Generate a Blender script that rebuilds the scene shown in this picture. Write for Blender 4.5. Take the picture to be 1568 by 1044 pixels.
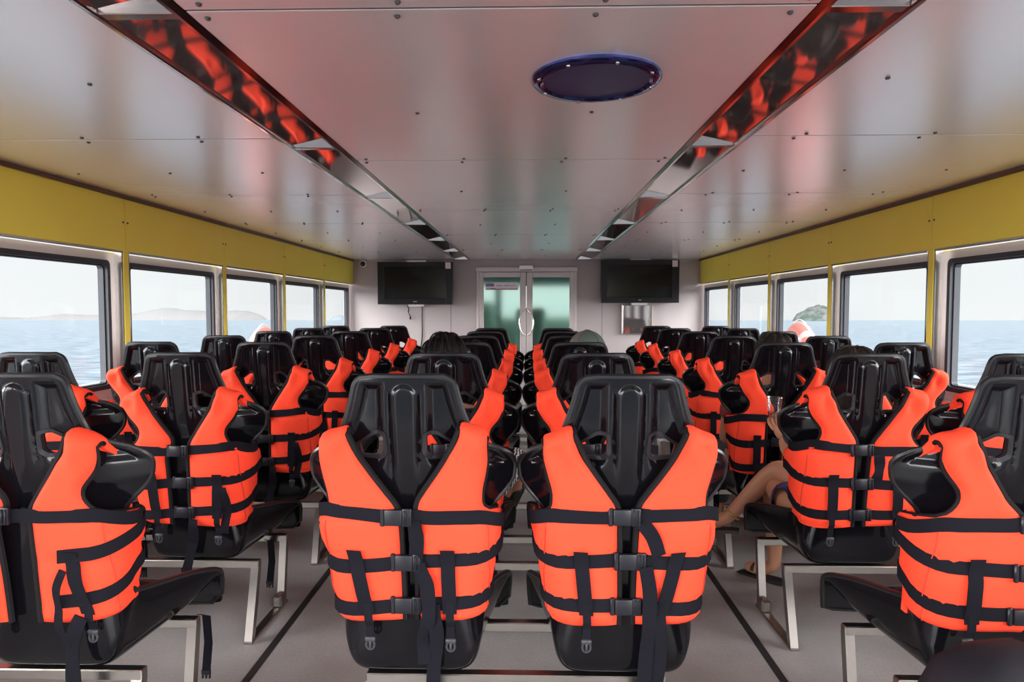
import bpy, bmesh, math, random
from mathutils import Vector, Matrix

for o in list(bpy.data.objects):
    bpy.data.objects.remove(o)
SC = bpy.context.scene
COL = SC.collection
PI = math.pi
RND = random.Random(7)

# ------------------------------------------------------------------ camera
F_PX = 1023.0
cam_data = bpy.data.cameras.new('camera')
cam_data.sensor_width = 36.0
cam_data.lens = F_PX / 1568.0 * 36.0
cam_data.clip_start = 0.02
cam_data.clip_end = 60000
cam = bpy.data.objects.new('camera', cam_data)
COL.objects.link(cam)
EYE = Vector((0.028, 0.0, 1.3))
cam.location = EYE
cam.rotation_euler = (math.radians(90 - 2.74), 0, math.radians(1.34))
SC.camera = cam

# ------------------------------------------------------------------ sky, sun, exposure
SC.view_settings.view_transform = 'Standard'
SC.view_settings.look = 'None'
SC.view_settings.exposure = 0.82
SC.view_settings.gamma = 1.0
SC.view_settings.use_curve_mapping = False

world = bpy.data.worlds.new('sky')
SC.world = world
world.use_nodes = True
wn = world.node_tree
wn.nodes.clear()
w_out = wn.nodes.new('ShaderNodeOutputWorld')
w_bg = wn.nodes.new('ShaderNodeBackground')
w_tc = wn.nodes.new('ShaderNodeTexCoord')
w_sep = wn.nodes.new('ShaderNodeSeparateXYZ')
w_ramp = wn.nodes.new('ShaderNodeValToRGB')
w_ramp.color_ramp.elements[0].position = 0.0
w_ramp.color_ramp.elements[0].color = (0.93, 0.945, 0.96, 1)
w_ramp.color_ramp.elements[1].position = 0.9
w_ramp.color_ramp.elements[1].color = (0.70, 0.82, 1.0, 1)
e = w_ramp.color_ramp.elements.new(0.3)
e.color = (0.86, 0.91, 0.97, 1)
w_noise = wn.nodes.new('ShaderNodeTexNoise')
w_noise.inputs['Scale'].default_value = 2.2
w_noise.inputs['Detail'].default_value = 5
w_mix = wn.nodes.new('ShaderNodeMix')
w_mix.data_type = 'RGBA'
w_mix.inputs['B'].default_value = (0.99, 0.985, 0.98, 1)
w_mul = wn.nodes.new('ShaderNodeMath'); w_mul.operation = 'MULTIPLY'
w_mul.inputs[1].default_value = 0.8
wn.links.new(w_tc.outputs['Generated'], w_sep.inputs[0])
wn.links.new(w_sep.outputs['Z'], w_ramp.inputs['Fac'])
wn.links.new(w_tc.outputs['Generated'], w_noise.inputs['Vector'])
wn.links.new(w_noise.outputs['Fac'], w_mul.inputs[0])
wn.links.new(w_mul.outputs[0], w_mix.inputs['Factor'])
wn.links.new(w_ramp.outputs['Color'], w_mix.inputs['A'])
wn.links.new(w_mix.outputs['Result'], w_bg.inputs['Color'])
w_bg.inputs['Strength'].default_value = 0.585
wn.links.new(w_bg.outputs[0], w_out.inputs[0])

def sun(name, strength, angle, direction, color=(1, 1, 1)):
    l = bpy.data.lights.new(name, 'SUN')
    l.energy = strength
    l.angle = math.radians(angle)
    l.color = color
    o = bpy.data.objects.new(name, l)
    COL.objects.link(o)
    o.rotation_euler = Vector(direction).to_track_quat('-Z', 'Y').to_euler()
    o.location = (0, -6, 6)
    return o
# hazy sun astern, coming in through the open after end of the cabin
sun('sun', 0.9, 70, (0.03, 1.0, -0.20), (1.0, 0.98, 0.97))
# added wide fill suns on both beams, lifting the cabin beyond the skylight
sun('fill_sun_port', 13.0, 80, (0.90, 0.42, -0.22), (0.98, 0.98, 1.0))
sun('fill_sun_starboard', 13.0, 80, (-0.90, 0.42, -0.22), (0.98, 0.98, 1.0))
SC.cycles.diffuse_bounces = 8

# ------------------------------------------------------------------ materials
MAT = {}
def new_mat(name):
    m = bpy.data.materials.new(name)
    m.use_nodes = True
    MAT[name] = m
    return m, m.node_tree.nodes, m.node_tree.links, m.node_tree.nodes['Principled BSDF']

def mat(name, col, rough=0.5, metal=0.0, spec=0.5, bump=0.0, bscale=(200, 200, 200), var=0.0, vscale=4.0, coat=0.0, detail=4):
    m, N, L, b = new_mat(name)
    b.inputs['Base Color'].default_value = (*col, 1)
    b.inputs['Roughness'].default_value = rough
    b.inputs['Metallic'].default_value = metal
    b.inputs['Specular IOR Level'].default_value = spec
    if coat:
        b.inputs['Coat Weight'].default_value = coat
        b.inputs['Coat Roughness'].default_value = 0.08
    if bump or var:
        tc = N.new('ShaderNodeTexCoord')
    if bump:
        mp = N.new('ShaderNodeMapping')
        mp.inputs['Scale'].default_value = bscale
        nz = N.new('ShaderNodeTexNoise')
        nz.inputs['Scale'].default_value = 1.0
        nz.inputs['Detail'].default_value = detail
        bp = N.new('ShaderNodeBump')
        bp.inputs['Strength'].default_value = bump
        bp.inputs['Distance'].default_value = 0.002
        L.new(tc.outputs['Object'], mp.inputs[0]); L.new(mp.outputs[0], nz.inputs['Vector'])
        L.new(nz.outputs['Fac'], bp.inputs['Height']); L.new(bp.outputs[0], b.inputs['Normal'])
    if var:
        n2 = N.new('ShaderNodeTexNoise')
        n2.inputs['Scale'].default_value = vscale
        n2.inputs['Detail'].default_value = 6
        mx = N.new('ShaderNodeMix'); mx.data_type = 'RGBA'
        mx.inputs['A'].default_value = (*[c * (1 - var) for c in col], 1)
        mx.inputs['B'].default_value = (*[min(1, c * (1 + var)) for c in col], 1)
        L.new(tc.outputs['Object'], n2.inputs['Vector'])
        L.new(n2.outputs['Fac'], mx.inputs['Factor']); L.new(mx.outputs['Result'], b.inputs['Base Color'])
    return m

mat('seat_plastic', (0.004, 0.0037, 0.005), 0.11, spec=0.24, bump=0.05, bscale=(14, 14, 14), detail=3)
mat('seat_edge', (0.010, 0.009, 0.010), 0.30, spec=0.36)
mat('slot_rim', (0.016, 0.015, 0.018), 0.35, spec=0.3)
mat('orange', (1.0, 0.066, 0.028), 0.75, spec=0.15, bump=0.25, bscale=(900, 900, 900), var=0.05, vscale=9)
mat('seam_thread', (0.55, 0.035, 0.015), 0.8)
mat('webbing', (0.009, 0.0085, 0.012), 0.85, spec=0.06, bump=0.35, bscale=(120, 120, 900))
mat('piping', (0.008, 0.007, 0.008), 0.7, spec=0.15)
mat('buckle', (0.009, 0.009, 0.013), 0.35, spec=0.35)
mat('clip', (0.035, 0.035, 0.04), 0.4, spec=0.3)
mat('ceiling_panel', (0.92, 0.885, 0.89), 0.27, metal=0.62, spec=0.5, bump=0.10, bscale=(2.5, 90, 40), var=0.05, vscale=1.8)
mat('gap', (0.008, 0.005, 0.005), 0.9, spec=0.0)
mat('screw', (0.09, 0.08, 0.08), 0.4, metal=0.6)
mat('steel', (0.40, 0.375, 0.345), 0.28, metal=1.0, bump=0.1, bscale=(60, 60, 6), var=0.15, vscale=14)
mat('mirror', (0.47, 0.42, 0.40), 0.05, metal=0.88)
mat('trough_wall', (0.50, 0.45, 0.43), 0.12, metal=1.0)
mat('yellow', (0.86, 0.72, 0.095), 0.42, spec=0.35, bump=0.05, bscale=(30, 30, 30), var=0.05, vscale=2.0)
mat('brown_trim', (0.09, 0.05, 0.03), 0.5)
mat('alu', (0.72, 0.66, 0.65), 0.33, metal=0.55)
mat('chrome', (0.80, 0.78, 0.78), 0.14, metal=1.0)
mat('rubber', (0.022, 0.023, 0.030), 0.5)
mat('wall_white', (0.42, 0.365, 0.36), 0.32, spec=0.5, bump=0.03, bscale=(10, 10, 10), var=0.03)
mat('door_alu', (0.55, 0.48, 0.47), 0.35, metal=0.25)
mat('tv_plastic', (0.006, 0.005, 0.006), 0.28, spec=0.3)
mat('tv_screen', (0.003, 0.003, 0.003), 0.12, spec=0.22)
mat('white_plastic', (0.75, 0.72, 0.72), 0.4)
mat('sticker_white', (0.88, 0.80, 0.84), 0.5)
mat('sticker_blue', (0.20, 0.22, 0.42), 0.5)
mat('sticker_pink', (0.66, 0.34, 0.32), 0.5)
mat('grey_mark', (0.30, 0.29, 0.30), 0.4)
mat('black_plastic', (0.012, 0.012, 0.013), 0.25)
mat('vent_blue', (0.012, 0.016, 0.070), 0.35)
mat('vent_rim', (0.05, 0.06, 0.20), 0.10, metal=0.85)
mat('stripe', (0.012, 0.010, 0.010), 0.6)
mat('skin', (0.50, 0.24, 0.14), 0.5, spec=0.35, var=0.05, vscale=8)
mat('hair', (0.008, 0.006, 0.005), 0.5, spec=0.15, bump=0.8, bscale=(150, 150, 14))
mat('hair_brown', (0.022, 0.016, 0.013), 0.5, spec=0.15, bump=0.8, bscale=(150, 150, 14))
mat('eye', (0.75, 0.73, 0.70), 0.2)
mat('lips', (0.42, 0.13, 0.10), 0.45)
mat('shirt_dark', (0.03, 0.03, 0.045), 0.8)
mat('shirt_grey', (0.16, 0.15, 0.15), 0.8)
mat('shirt_red', (0.20, 0.03, 0.03), 0.8)
mat('shorts_blue', (0.035, 0.03, 0.12), 0.8)
mat('trousers', (0.05, 0.05, 0.06), 0.8)
mat('frill', (0.6, 0.58, 0.68), 0.8)
mat('sandal', (0.014, 0.012, 0.012), 0.5)
mat('bead', (0.45, 0.33, 0.10), 0.35, metal=0.5)
mat('cap_brown', (0.11, 0.09, 0.08), 0.8)
mat('cap_green', (0.075, 0.10, 0.085), 0.8)
mat('bag', (0.008, 0.007, 0.010), 0.7, spec=0.2, bump=0.4, bscale=(300, 300, 300))
mat('hull_white', (0.78, 0.78, 0.78), 0.4)
mat('deck', (0.035, 0.07, 0.055), 0.7)
mat('deck_roof', (0.05, 0.09, 0.07), 0.7)
mat('ring_orange', (0.85, 0.27, 0.22), 0.45)
mat('ring_band', (0.78, 0.74, 0.76), 0.5)
mat('far_hill', (0.150, 0.145, 0.142), 0.9, spec=0.0, var=0.02, vscale=0.002)  # distance haze is painted into this plain diffuse colour
mat('far_hill_blue', (0.13, 0.15, 0.162), 0.9, spec=0.0)  # islet colour with the aerial haze mixed in

def make_floor_mat():
    m, N, L, b = new_mat('floor_vinyl')
    tc = N.new('ShaderNodeTexCoord')
    n1 = N.new('ShaderNodeTexNoise'); n1.inputs['Scale'].default_value = 2.6; n1.inputs['Detail'].default_value = 8
    n2 = N.new('ShaderNodeTexNoise'); n2.inputs['Scale'].default_value = 90; n2.inputs['Detail'].default_value = 3
    rp = N.new('ShaderNodeValToRGB')
    rp.color_ramp.elements[0].position = 0.3; rp.color_ramp.elements[0].color = (0.28, 0.26, 0.25, 1)
    rp.color_ramp.elements[1].position = 0.7; rp.color_ramp.elements[1].color = (0.40, 0.375, 0.36, 1)
    mx = N.new('ShaderNodeMix'); mx.data_type = 'RGBA'; mx.blend_type = 'MULTIPLY'
    mx.inputs['Factor'].default_value = 0.35
    L.new(tc.outputs['Object'], n1.inputs['Vector']); L.new(tc.outputs['Object'], n2.inputs['Vector'])
    L.new(n1.outputs['Fac'], rp.inputs['Fac']); L.new(rp.outputs['Color'], mx.inputs['A'])
    L.new(n2.outputs['Fac'], mx.inputs['B']); L.new(mx.outputs['Result'], b.inputs['Base Color'])
    b.inputs['Roughness'].default_value = 0.38
    b.inputs['Specular IOR Level'].default_value = 0.5
make_floor_mat()

def make_glass():
    m, N, L, b = new_mat('glass')
    out = N['Material Output']
    tr = N.new('ShaderNodeBsdfTransparent'); tr.inputs[0].default_value = (0.97, 0.985, 0.985, 1)
    gl = N.new('ShaderNodeBsdfGlossy'); gl.inputs['Roughness'].default_value = 0.03
    lw = N.new('ShaderNodeLayerWeight'); lw.inputs['Blend'].default_value = 0.5
    pw = N.new('ShaderNodeMath'); pw.operation = 'POWER'; pw.inputs[1].default_value = 5
    ml = N.new('ShaderNodeMath'); ml.operation = 'MULTIPLY_ADD'; ml.inputs[1].default_value = 0.45; ml.inputs[2].default_value = 0.012
    mx = N.new('ShaderNodeMixShader')
    L.new(lw.outputs['Facing'], pw.inputs[0]); L.new(pw.outputs[0], ml.inputs[0]); L.new(ml.outputs[0], mx.inputs[0])
    L.new(tr.outputs[0], mx.inputs[1]); L.new(gl.outputs[0], mx.inputs[2]); L.new(mx.outputs[0], out.inputs[0])
    N.remove(b)
make_glass()

def make_clear_plastic():
    m, N, L, b = new_mat('clear_plastic')
    out = N['Material Output']
    tr = N.new('ShaderNodeBsdfTransparent'); tr.inputs[0].default_value = (0.93, 0.93, 0.94, 1)
    gl = N.new('ShaderNodeBsdfGlossy'); gl.inputs['Roughness'].default_value = 0.08
    lw = N.new('ShaderNodeLayerWeight'); lw.inputs['Blend'].default_value = 0.35
    mx = N.new('ShaderNodeMixShader')
    L.new(lw.outputs['Facing'], mx.inputs[0])
    L.new(tr.outputs[0], mx.inputs[1]); L.new(gl.outputs[0], mx.inputs[2]); L.new(mx.outputs[0], out.inputs[0])
    N.remove(b)
make_clear_plastic()

def make_frosted():
    m, N, L, b = new_mat('frosted_glass')
    b.inputs['Base Color'].default_value = (0.60, 0.84, 0.73, 1)
    b.inputs['Transmission Weight'].default_value = 1.0
    b.inputs['Roughness'].default_value = 0.42
    b.inputs['IOR'].default_value = 1.12
make_frosted()

def make_sea():
    m, N, L, b = new_mat('sea_water')
    tc = N.new('ShaderNodeTexCoord')
    mp = N.new('ShaderNodeMapping'); mp.inputs['Scale'].default_value = (0.22, 0.40, 1)
    n1 = N.new('ShaderNodeTexNoise'); n1.inputs['Scale'].default_value = 2.2; n1.inputs['Detail'].default_value = 9
    n1.inputs['Roughness'].default_value = 0.62
    bp = N.new('ShaderNodeBump'); bp.inputs['Strength'].default_value = 0.7; bp.inputs['Distance'].default_value = 0.5
    rp = N.new('ShaderNodeValToRGB')
    rp.color_ramp.elements[0].position = 0.36; rp.color_ramp.elements[0].color = (0.060, 0.083, 0.103, 1)
    rp.color_ramp.elements[1].position = 0.66; rp.color_ramp.elements[1].color = (0.195, 0.240, 0.275, 1)
    L.new(tc.outputs['Object'], mp.inputs[0]); L.new(mp.outputs[0], n1.inputs['Vector'])
    L.new(n1.outputs['Fac'], bp.inputs['Height']); L.new(bp.outputs[0], b.inputs['Normal'])
    L.new(n1.outputs['Fac'], rp.inputs['Fac']); L.new(rp.outputs['Color'], b.inputs['Base Color'])
    b.inputs['Roughness'].default_value = 0.35
    b.inputs['Specular IOR Level'].default_value = 0.25
make_sea()

def make_rock():
    m, N, L, b = new_mat('rock_island')
    tc = N.new('ShaderNodeTexCoord')
    n1 = N.new('ShaderNodeTexNoise'); n1.inputs['Scale'].default_value = 0.05; n1.inputs['Detail'].default_value = 6
    rp = N.new('ShaderNodeValToRGB')
    rp.color_ramp.elements[0].position = 0.42; rp.color_ramp.elements[0].color = (0.040, 0.060, 0.050, 1)
    rp.color_ramp.elements[1].position = 0.60; rp.color_ramp.elements[1].color = (0.10, 0.10, 0.098, 1)
    L.new(tc.outputs['Object'], n1.inputs['Vector']); L.new(n1.outputs['Fac'], rp.inputs['Fac'])
    L.new(rp.outputs['Color'], b.inputs['Base Color'])
    b.inputs['Roughness'].default_value = 0.95
    b.inputs['Specular IOR Level'].default_value = 0.0
make_rock()

def make_pattern():
    m, N, L, b = new_mat('pattern_cloth')
    tc = N.new('ShaderNodeTexCoord')
    wv = N.new('ShaderNodeTexWave'); wv.inputs['Scale'].default_value = 24; wv.inputs['Distortion'].default_value = 9
    wv.inputs['Detail'].default_value = 2
    rp = N.new('ShaderNodeValToRGB'); rp.color_ramp.interpolation = 'CONSTANT'
    rp.color_ramp.elements[0].color = (0.02, 0.02, 0.025, 1)
    rp.color_ramp.elements[1].position = 0.55; rp.color_ramp.elements[1].color = (0.55, 0.52, 0.52, 1)
    L.new(tc.outputs['Object'], wv.inputs['Vector']); L.new(wv.outputs['Fac'], rp.inputs['Fac'])
    L.new(rp.outputs['Color'], b.inputs['Base Color']); b.inputs['Roughness'].default_value = 0.8
make_pattern()

# ------------------------------------------------------------------ helpers
class MB:
    """collects geometry and builds it as ONE mesh"""
    def __init__(s):
        s.v = []; s.f = []; s.mi = []; s.cur = 0
    def add(s, vs, fs):
        o = len(s.v)
        s.v += [tuple(v) for v in vs]
        for f in fs:
            s.f.append(tuple(i + o for i in f)); s.mi.append(s.cur)
        return s
    def box(s, x0, x1, y0, y1, z0, z1):
        v = [(x0,y0,z0),(x1,y0,z0),(x1,y1,z0),(x0,y1,z0),(x0,y0,z1),(x1,y0,z1),(x1,y1,z1),(x0,y1,z1)]
        return s.add(v, [(0,3,2,1),(4,5,6,7),(0,1,5,4),(1,2,6,5),(2,3,7,6),(3,0,4,7)])
    def bbox(s, x0, x1, y0, y1, z0, z1, b=0.003, seg=1):
        bm = bmesh.new()
        m = Matrix.Translation(((x0+x1)/2, (y0+y1)/2, (z0+z1)/2)) @ Matrix.Diagonal((x1-x0, y1-y0, z1-z0, 1))
        bmesh.ops.create_cube(bm, size=1, matrix=m)
        bmesh.ops.bevel(bm, geom=list(bm.edges), offset=b, segments=seg, affect='EDGES', profile=0.5)
        bm.verts.index_update()
        vs = [v.co[:] for v in bm.verts]; fs = [tuple(v.index for v in f.verts) for f in bm.faces]
        bm.free()
        return s.add(vs, fs)
    def bar(s, p, q, w, d, up=(0, 0, 1)):
        p = Vector(p); q = Vector(q); t = (q - p).normalized()
        u = Vector(up)
        if abs(t.dot(u)) > 0.95: u = Vector((0, 1, 0))
        a = t.cross(u).normalized(); b = a.cross(t).normalized()
        vs = []
        for c in (p, q):
            for sx, sy in ((-1,-1),(1,-1),(1,1),(-1,1)):
                vs.append(c + a*sx*w/2 + b*sy*d/2)
        return s.add(vs, [(3,2,1,0),(4,5,6,7),(0,1,5,4),(1,2,6,5),(2,3,7,6),(3,0,4,7)])
    def tube(s, pts, r, n=8, closed=False, cap=True):
        pts = [Vector(p) for p in pts]; k = len(pts)
        rs = r if isinstance(r, (list, tuple)) else [r]*k
        vs = []; prev = None
        for i, p in enumerate(pts):
            a = pts[(i-1) % k] if (closed or i > 0) else p
            b = pts[(i+1) % k] if (closed or i < k-1) else p
            t = (b - a)
            t = t.normalized() if t.length > 1e-9 else Vector((0,0,1))
            if prev is None:
                u = Vector((0,0,1)) if abs(t.z) < 0.9 else Vector((0,1,0))
                x = t.cross(u).normalized()
            else:
                x = (prev - t*prev.dot(t))
                x = x.normalized() if x.length > 1e-6 else prev
            prev = x; y = t.cross(x)
            for j in range(n):
                an = 2*PI*j/n
                vs.append(p + (x*math.cos(an) + y*math.sin(an))*rs[i])
        fs = []
        for i in range(k if closed else k-1):
            i2 = (i+1) % k
            for j in range(n):
                j2 = (j+1) % n
                fs.append((i*n+j, i*n+j2, i2*n+j2, i2*n+j))
        if cap and not closed:
            fs.append(tuple(range(n-1, -1, -1))); fs.append(tuple((k-1)*n+j for j in range(n)))
        return s.add(vs, fs)
    def ribbon(s, pts, nrm, side, w, th=0.0025):
        """flat strap: centre points, outward normals, side vectors"""
        vs = []; k = len(pts)
        for p, n_, sd in zip(pts, nrm, side):
            p = Vector(p); n_ = Vector(n_).normalized(); sd = Vector(sd).normalized()
            for a, b in ((-1, 0), (1, 0), (1, 1), (-1, 1)):
                vs.append(p + sd*a*w/2 + n_*b*th)
        fs = [(0,1,2,3), tuple((k-1)*4+i for i in (3,2,1,0))]
        for i in range(k-1):
            for j in range(4):
                j2 = (j+1) % 4
                fs.append((i*4+j2, i*4+j, i*4+4+j, i*4+4+j2))
        return s.add(vs, fs)
    def lathe(s, prof, c=(0,0,0), n=24, axis='z'):
        vs = []; k = len(prof)
        for r, h in prof:
            for j in range(n):
                an = 2*PI*j/n; a = r*math.cos(an); b = r*math.sin(an)
                if axis == 'z': p = (c[0]+a, c[1]+b, c[2]+h)
                elif axis == 'y': p = (c[0]+a, c[1]+h, c[2]+b)
                else: p = (c[0]+h, c[1]+a, c[2]+b)
                vs.append(p)
        fs = []
        for i in range(k-1):
            for j in range(n):
                j2 = (j+1) % n
                fs.append((i*n+j, i*n+j2, i*n+n+j2, i*n+n+j))
        fs.append(tuple(range(n-1, -1, -1))); fs.append(tuple((k-1)*n+j for j in range(n)))
        return s.add(vs, fs)
    def ball(s, c, rx, ry, rz, nu=14, nv=10):
        vs = [(c[0], c[1], c[2]+rz)]; fs = []
        for i in range(1, nv):
            th = PI*i/nv
            for j in range(nu):
                ph = 2*PI*j/nu
                vs.append((c[0]+rx*math.sin(th)*math.cos(ph), c[1]+ry*math.sin(th)*math.sin(ph), c[2]+rz*math.cos(th)))
        vs.append((c[0], c[1], c[2]-rz))
        for j in range(nu): fs.append((0, 1+j, 1+(j+1) % nu))
        for i in range(nv-2):
            for j in range(nu):
                a = 1+i*nu+j; b = 1+i*nu+(j+1) % nu
                fs.append((a, a+nu, b+nu, b))
        l = len(vs)-1
        for j in range(nu): fs.append((l, 1+(nv-2)*nu+(j+1) % nu, 1+(nv-2)*nu+j))
        return s.add(vs, fs)
    def mesh(s, name, mats, smooth=False):
        me = bpy.data.meshes.new(name)
        me.from_pydata(s.v, [], s.f)
        if not isinstance(mats, (list, tuple)): mats = [mats]
        for m in mats: me.materials.append(MAT[m] if isinstance(m, str) else m)
        if len(mats) > 1: me.polygons.foreach_set('material_index', s.mi)
        bm = bmesh.new(); bm.from_mesh(me)
        bmesh.ops.recalc_face_normals(bm, faces=bm.faces)
        bm.to_mesh(me); bm.free()
        if smooth:
            me.polygons.foreach_set('use_smooth', [True]*len(me.polygons))
            try: me.set_sharp_from_angle(angle=math.radians(smooth if smooth is not True else 50))
            except Exception: pass
        me.update()
        return me
    def build(s, name, mats, parent=None, smooth=False, loc=None):
        return obj(name, s.mesh(name, mats, smooth), parent, loc)

def obj(name, me, parent=None, loc=None):
    o = bpy.data.objects.new(name, me)
    COL.objects.link(o)
    if parent is not None: o.parent = parent
    if loc is not None: o.location = loc
    return o
def thing(name, label, cat, loc=(0, 0, 0), rot=(0, 0, 0), group=None):
    o = bpy.data.objects.new(name, None); COL.objects.link(o)
    o.empty_display_size = 0.05
    o.location = loc; o.rotation_euler = rot
    tag(o, label, cat, group)
    return o
def tag(o, label, cat, group=None):
    o['label'] = label; o['category'] = cat
    if group: o['group'] = group
    return o
def struct(o):
    o['kind'] = 'structure'; return o

def lerp(tab, x):
    """piecewise smooth (monotone cubic) interpolation in a table of (x, y)"""
    if x <= tab[0][0]: return tab[0][1]
    if x >= tab[-1][0]: return tab[-1][1]
    for i in range(len(tab)-1):
        x0, y0 = tab[i]; x1, y1 = tab[i+1]
        if x <= x1:
            h = x1-x0; d = (y1-y0)/h
            def slope(k):
                if k <= 0 or k >= len(tab)-1: return d
                da = (tab[k][1]-tab[k-1][1])/(tab[k][0]-tab[k-1][0])
                db = (tab[k+1][1]-tab[k][1])/(tab[k+1][0]-tab[k][0])
                return 0 if da*db <= 0 else 2*da*db/(da+db)
            m0, m1 = slope(i), slope(i+1); t = (x-x0)/h
            return (y0*(2*t**3-3*t*t+1) + h*m0*(t**3-2*t*t+t) + y1*(-2*t**3+3*t*t) + h*m1*(t**3-t*t))
def sstep(a, b, x):
    t = max(0, min(1, (x-a)/(b-a))); return t*t*(3-2*t)

# ------------------------------------------------------------------ room dimensions
CZ = 1.955            # ceiling
WX = 2.31             # side walls
YE = 8.94             # end wall
Y0 = -0.9             # open after end
POST = [0.045, 1.315, 2.585, 3.855, 5.125, 6.395, 7.665, YE]
Z_SILL, Z_HEAD = 0.80, 1.637
TL = (-0.946, -0.728)  # left light trough
TR = (0.654, 0.873)

# floor
struct(MB().box(-WX-0.1, WX+0.1, Y0, YE+0.1, -0.12, 0.0).build('floor', 'floor_vinyl'))
fl = bpy.data.objects['floor']
for x in (-0.955, 0.925):
    MB().box(x-0.014, x+0.014, Y0, 7.6, 0.0, 0.003).build('black_stripe', 'stripe', fl)

# ceiling: backing slab and separately fixed panels
ce = struct(MB().box(-WX-0.12, WX+0.12, Y0, YE+0.1, CZ+0.026, CZ+0.12).build('ceiling', 'gap'))
seam_c = [Y0, 0.0, 1.486, 2.972, 4.458, 5.944, 7.43, YE]
screws = MB()
def screw(x, y, z=CZ, r=0.007):
    screws.lathe([(r, 0.0), (r, -0.003), (r*0.6, -0.006)], (x, y, z), 7)
G = 0.0045
for i in range(len(seam_c)-1):
    a, b = seam_c[i]+G, seam_c[i+1]-G
    MB().box(TL[1], TR[0], b-0.001, b+2*G+0.001, CZ+0.003, CZ+0.021).build('seam_strip', 'gap', ce)
    MB().bbox(TL[1]+0.002, TR[0]-0.002, a, b, CZ, CZ+0.02, 0.0007).build('panel', 'ceiling_panel', ce)
    for fx in (0.03, 0.34, 0.66, 0.97):
        x = TL[1]+(TR[0]-TL[1])*fx
        screw(x-0.006, a+0.03); screw(x+0.008, b-0.03)
    for fx in (0.28, 0.70):
        screw(TL[1]+(TR[0]-TL[1])*fx, (a+b)/2+0.03)
for side in (-1, 1):
    xa, xb = (TL[0]-0.002, -WX) if side < 0 else (TR[1]+0.002, WX)
    lo, hi = min(xa, xb), max(xa, xb)
    ys = [Y0] + POST
    for i in range(len(ys)-1):
        a, b = ys[i]+G, ys[i+1]-G
        MB().box(lo, hi, b-0.001, b+2*G+0.001, CZ+0.003, CZ+0.021).build('seam_strip', 'gap', ce)
        MB().bbox(lo, hi, a, b, CZ, CZ+0.02, 0.0007).build('panel', 'ceiling_panel', ce)
        for fx in (0.12, 0.45, 0.78):
            x = lo+(hi-lo)*fx
            screw(x, a+0.03); screw(x+0.02, b-0.03)
        for fx in (0.12, 0.45, 0.78):
            screw(lo+(hi-lo)*fx, (a+b)/2)
sc_o = screws.build('screw_heads', 'screw', ce); sc_o['kind'] = 'stuff'
# trim between ceiling and side walls
for k, sx in ((1, -1), (2, 1)):
    m = MB(); a, b = sorted((sx*(WX-0.022), sx*(WX+0.01)))
    m.bbox(a, b, Y0, YE, CZ-0.020, CZ+0.002, 0.004)
    struct(m.build('trim_%d' % k, 'brown_trim'))

# mirror finished troughs in the ceiling
def trough(x0, x1, label):
    t = thing('light_trough', label, 'ceiling light', (0, 0, CZ), group='mirror troughs in the ceiling')
    div = [Y0+0.05, 0.27, 1.50, 2.73, 3.96, 5.19, 6.40, 7.60, 8.80]
    for i in range(len(div)-1):
        a, b = div[i], div[i+1]
        zi, zo = 0.020, 0.001                       # mirror canted towards the middle of the cabin
        za, zb = (zo, zi) if x0 < 0 else (zi, zo)
        xa, xb, ya, yb_ = x0+0.024, x1-0.024, a+0.012, b-0.012
        MB().add([(xa, ya, za), (xb, ya, zb), (xb, yb_, zb), (xa, yb_, za), (xa, ya, za+0.004), (xb, ya, zb+0.004), (xb, yb_, zb+0.004), (xa, yb_, za+0.004)],
                 [(0,3,2,1),(4,5,6,7),(0,1,5,4),(1,2,6,5),(2,3,7,6),(3,0,4,7)]).build('mirror_panel', 'mirror', t)
        MB().bbox(x0+0.025, x1-0.025, b-0.016, b+0.016, -0.006, 0.018, 0.002).build('divider', 'trough_wall', t)
    for s_, xa in ((1, x0), (-1, x1)):
        # folded flange: sloping lip outside, upright wall inside
        m = MB(); y0, y1 = div[0], div[-1]
        pr = [(xa, 0.0), (xa+s_*0.013, -0.010), (xa+s_*0.022, -0.010), (xa+s_*0.025, -0.006), (xa+s_*0.025, 0.018), (xa+s_*0.022, 0.018), (xa+s_*0.022, -0.002), (xa+s_*0.002, 0.004)]
        vs = [(p[0], y0, p[1]) for p in pr] + [(p[0], y1, p[1]) for p in pr]
        n = len(pr); fs = [(i, (i+1) % n, n+(i+1) % n, n+i) for i in range(n)]
        m.add(vs, fs).build('flange', 'trough_wall', t)
    return t
trough(*TL, 'long mirror finished light trough on the left of the ceiling')
trough(*TR, 'long mirror finished light trough on the right of the ceiling')

# round ceiling vent
v = thing('ceiling_vent', 'round dark blue vent cover screwed to the ceiling', 'vent', (0.222, 1.94, CZ))
MB().lathe([(0.184, 0.0), (0.184, -0.006), (0.176, -0.014), (0.158, -0.016), (0.150, -0.010), (0.150, 0.0)], n=56).build('rim', 'vent_rim', v, 40)
MB().lathe([(0.1495, -0.001), (0.1495, -0.008), (0.149, -0.009)], n=56).build('cover', 'vent_blue', v, 40)
for k in range(8):
    a = 2*PI*(k+0.3)/8
    MB().lathe([(0.006, -0.013), (0.006, -0.017), (0.003, -0.019)], (0.167*math.cos(a), 0.167*math.sin(a), 0), 8).build('screw', 'chrome', v)

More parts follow.
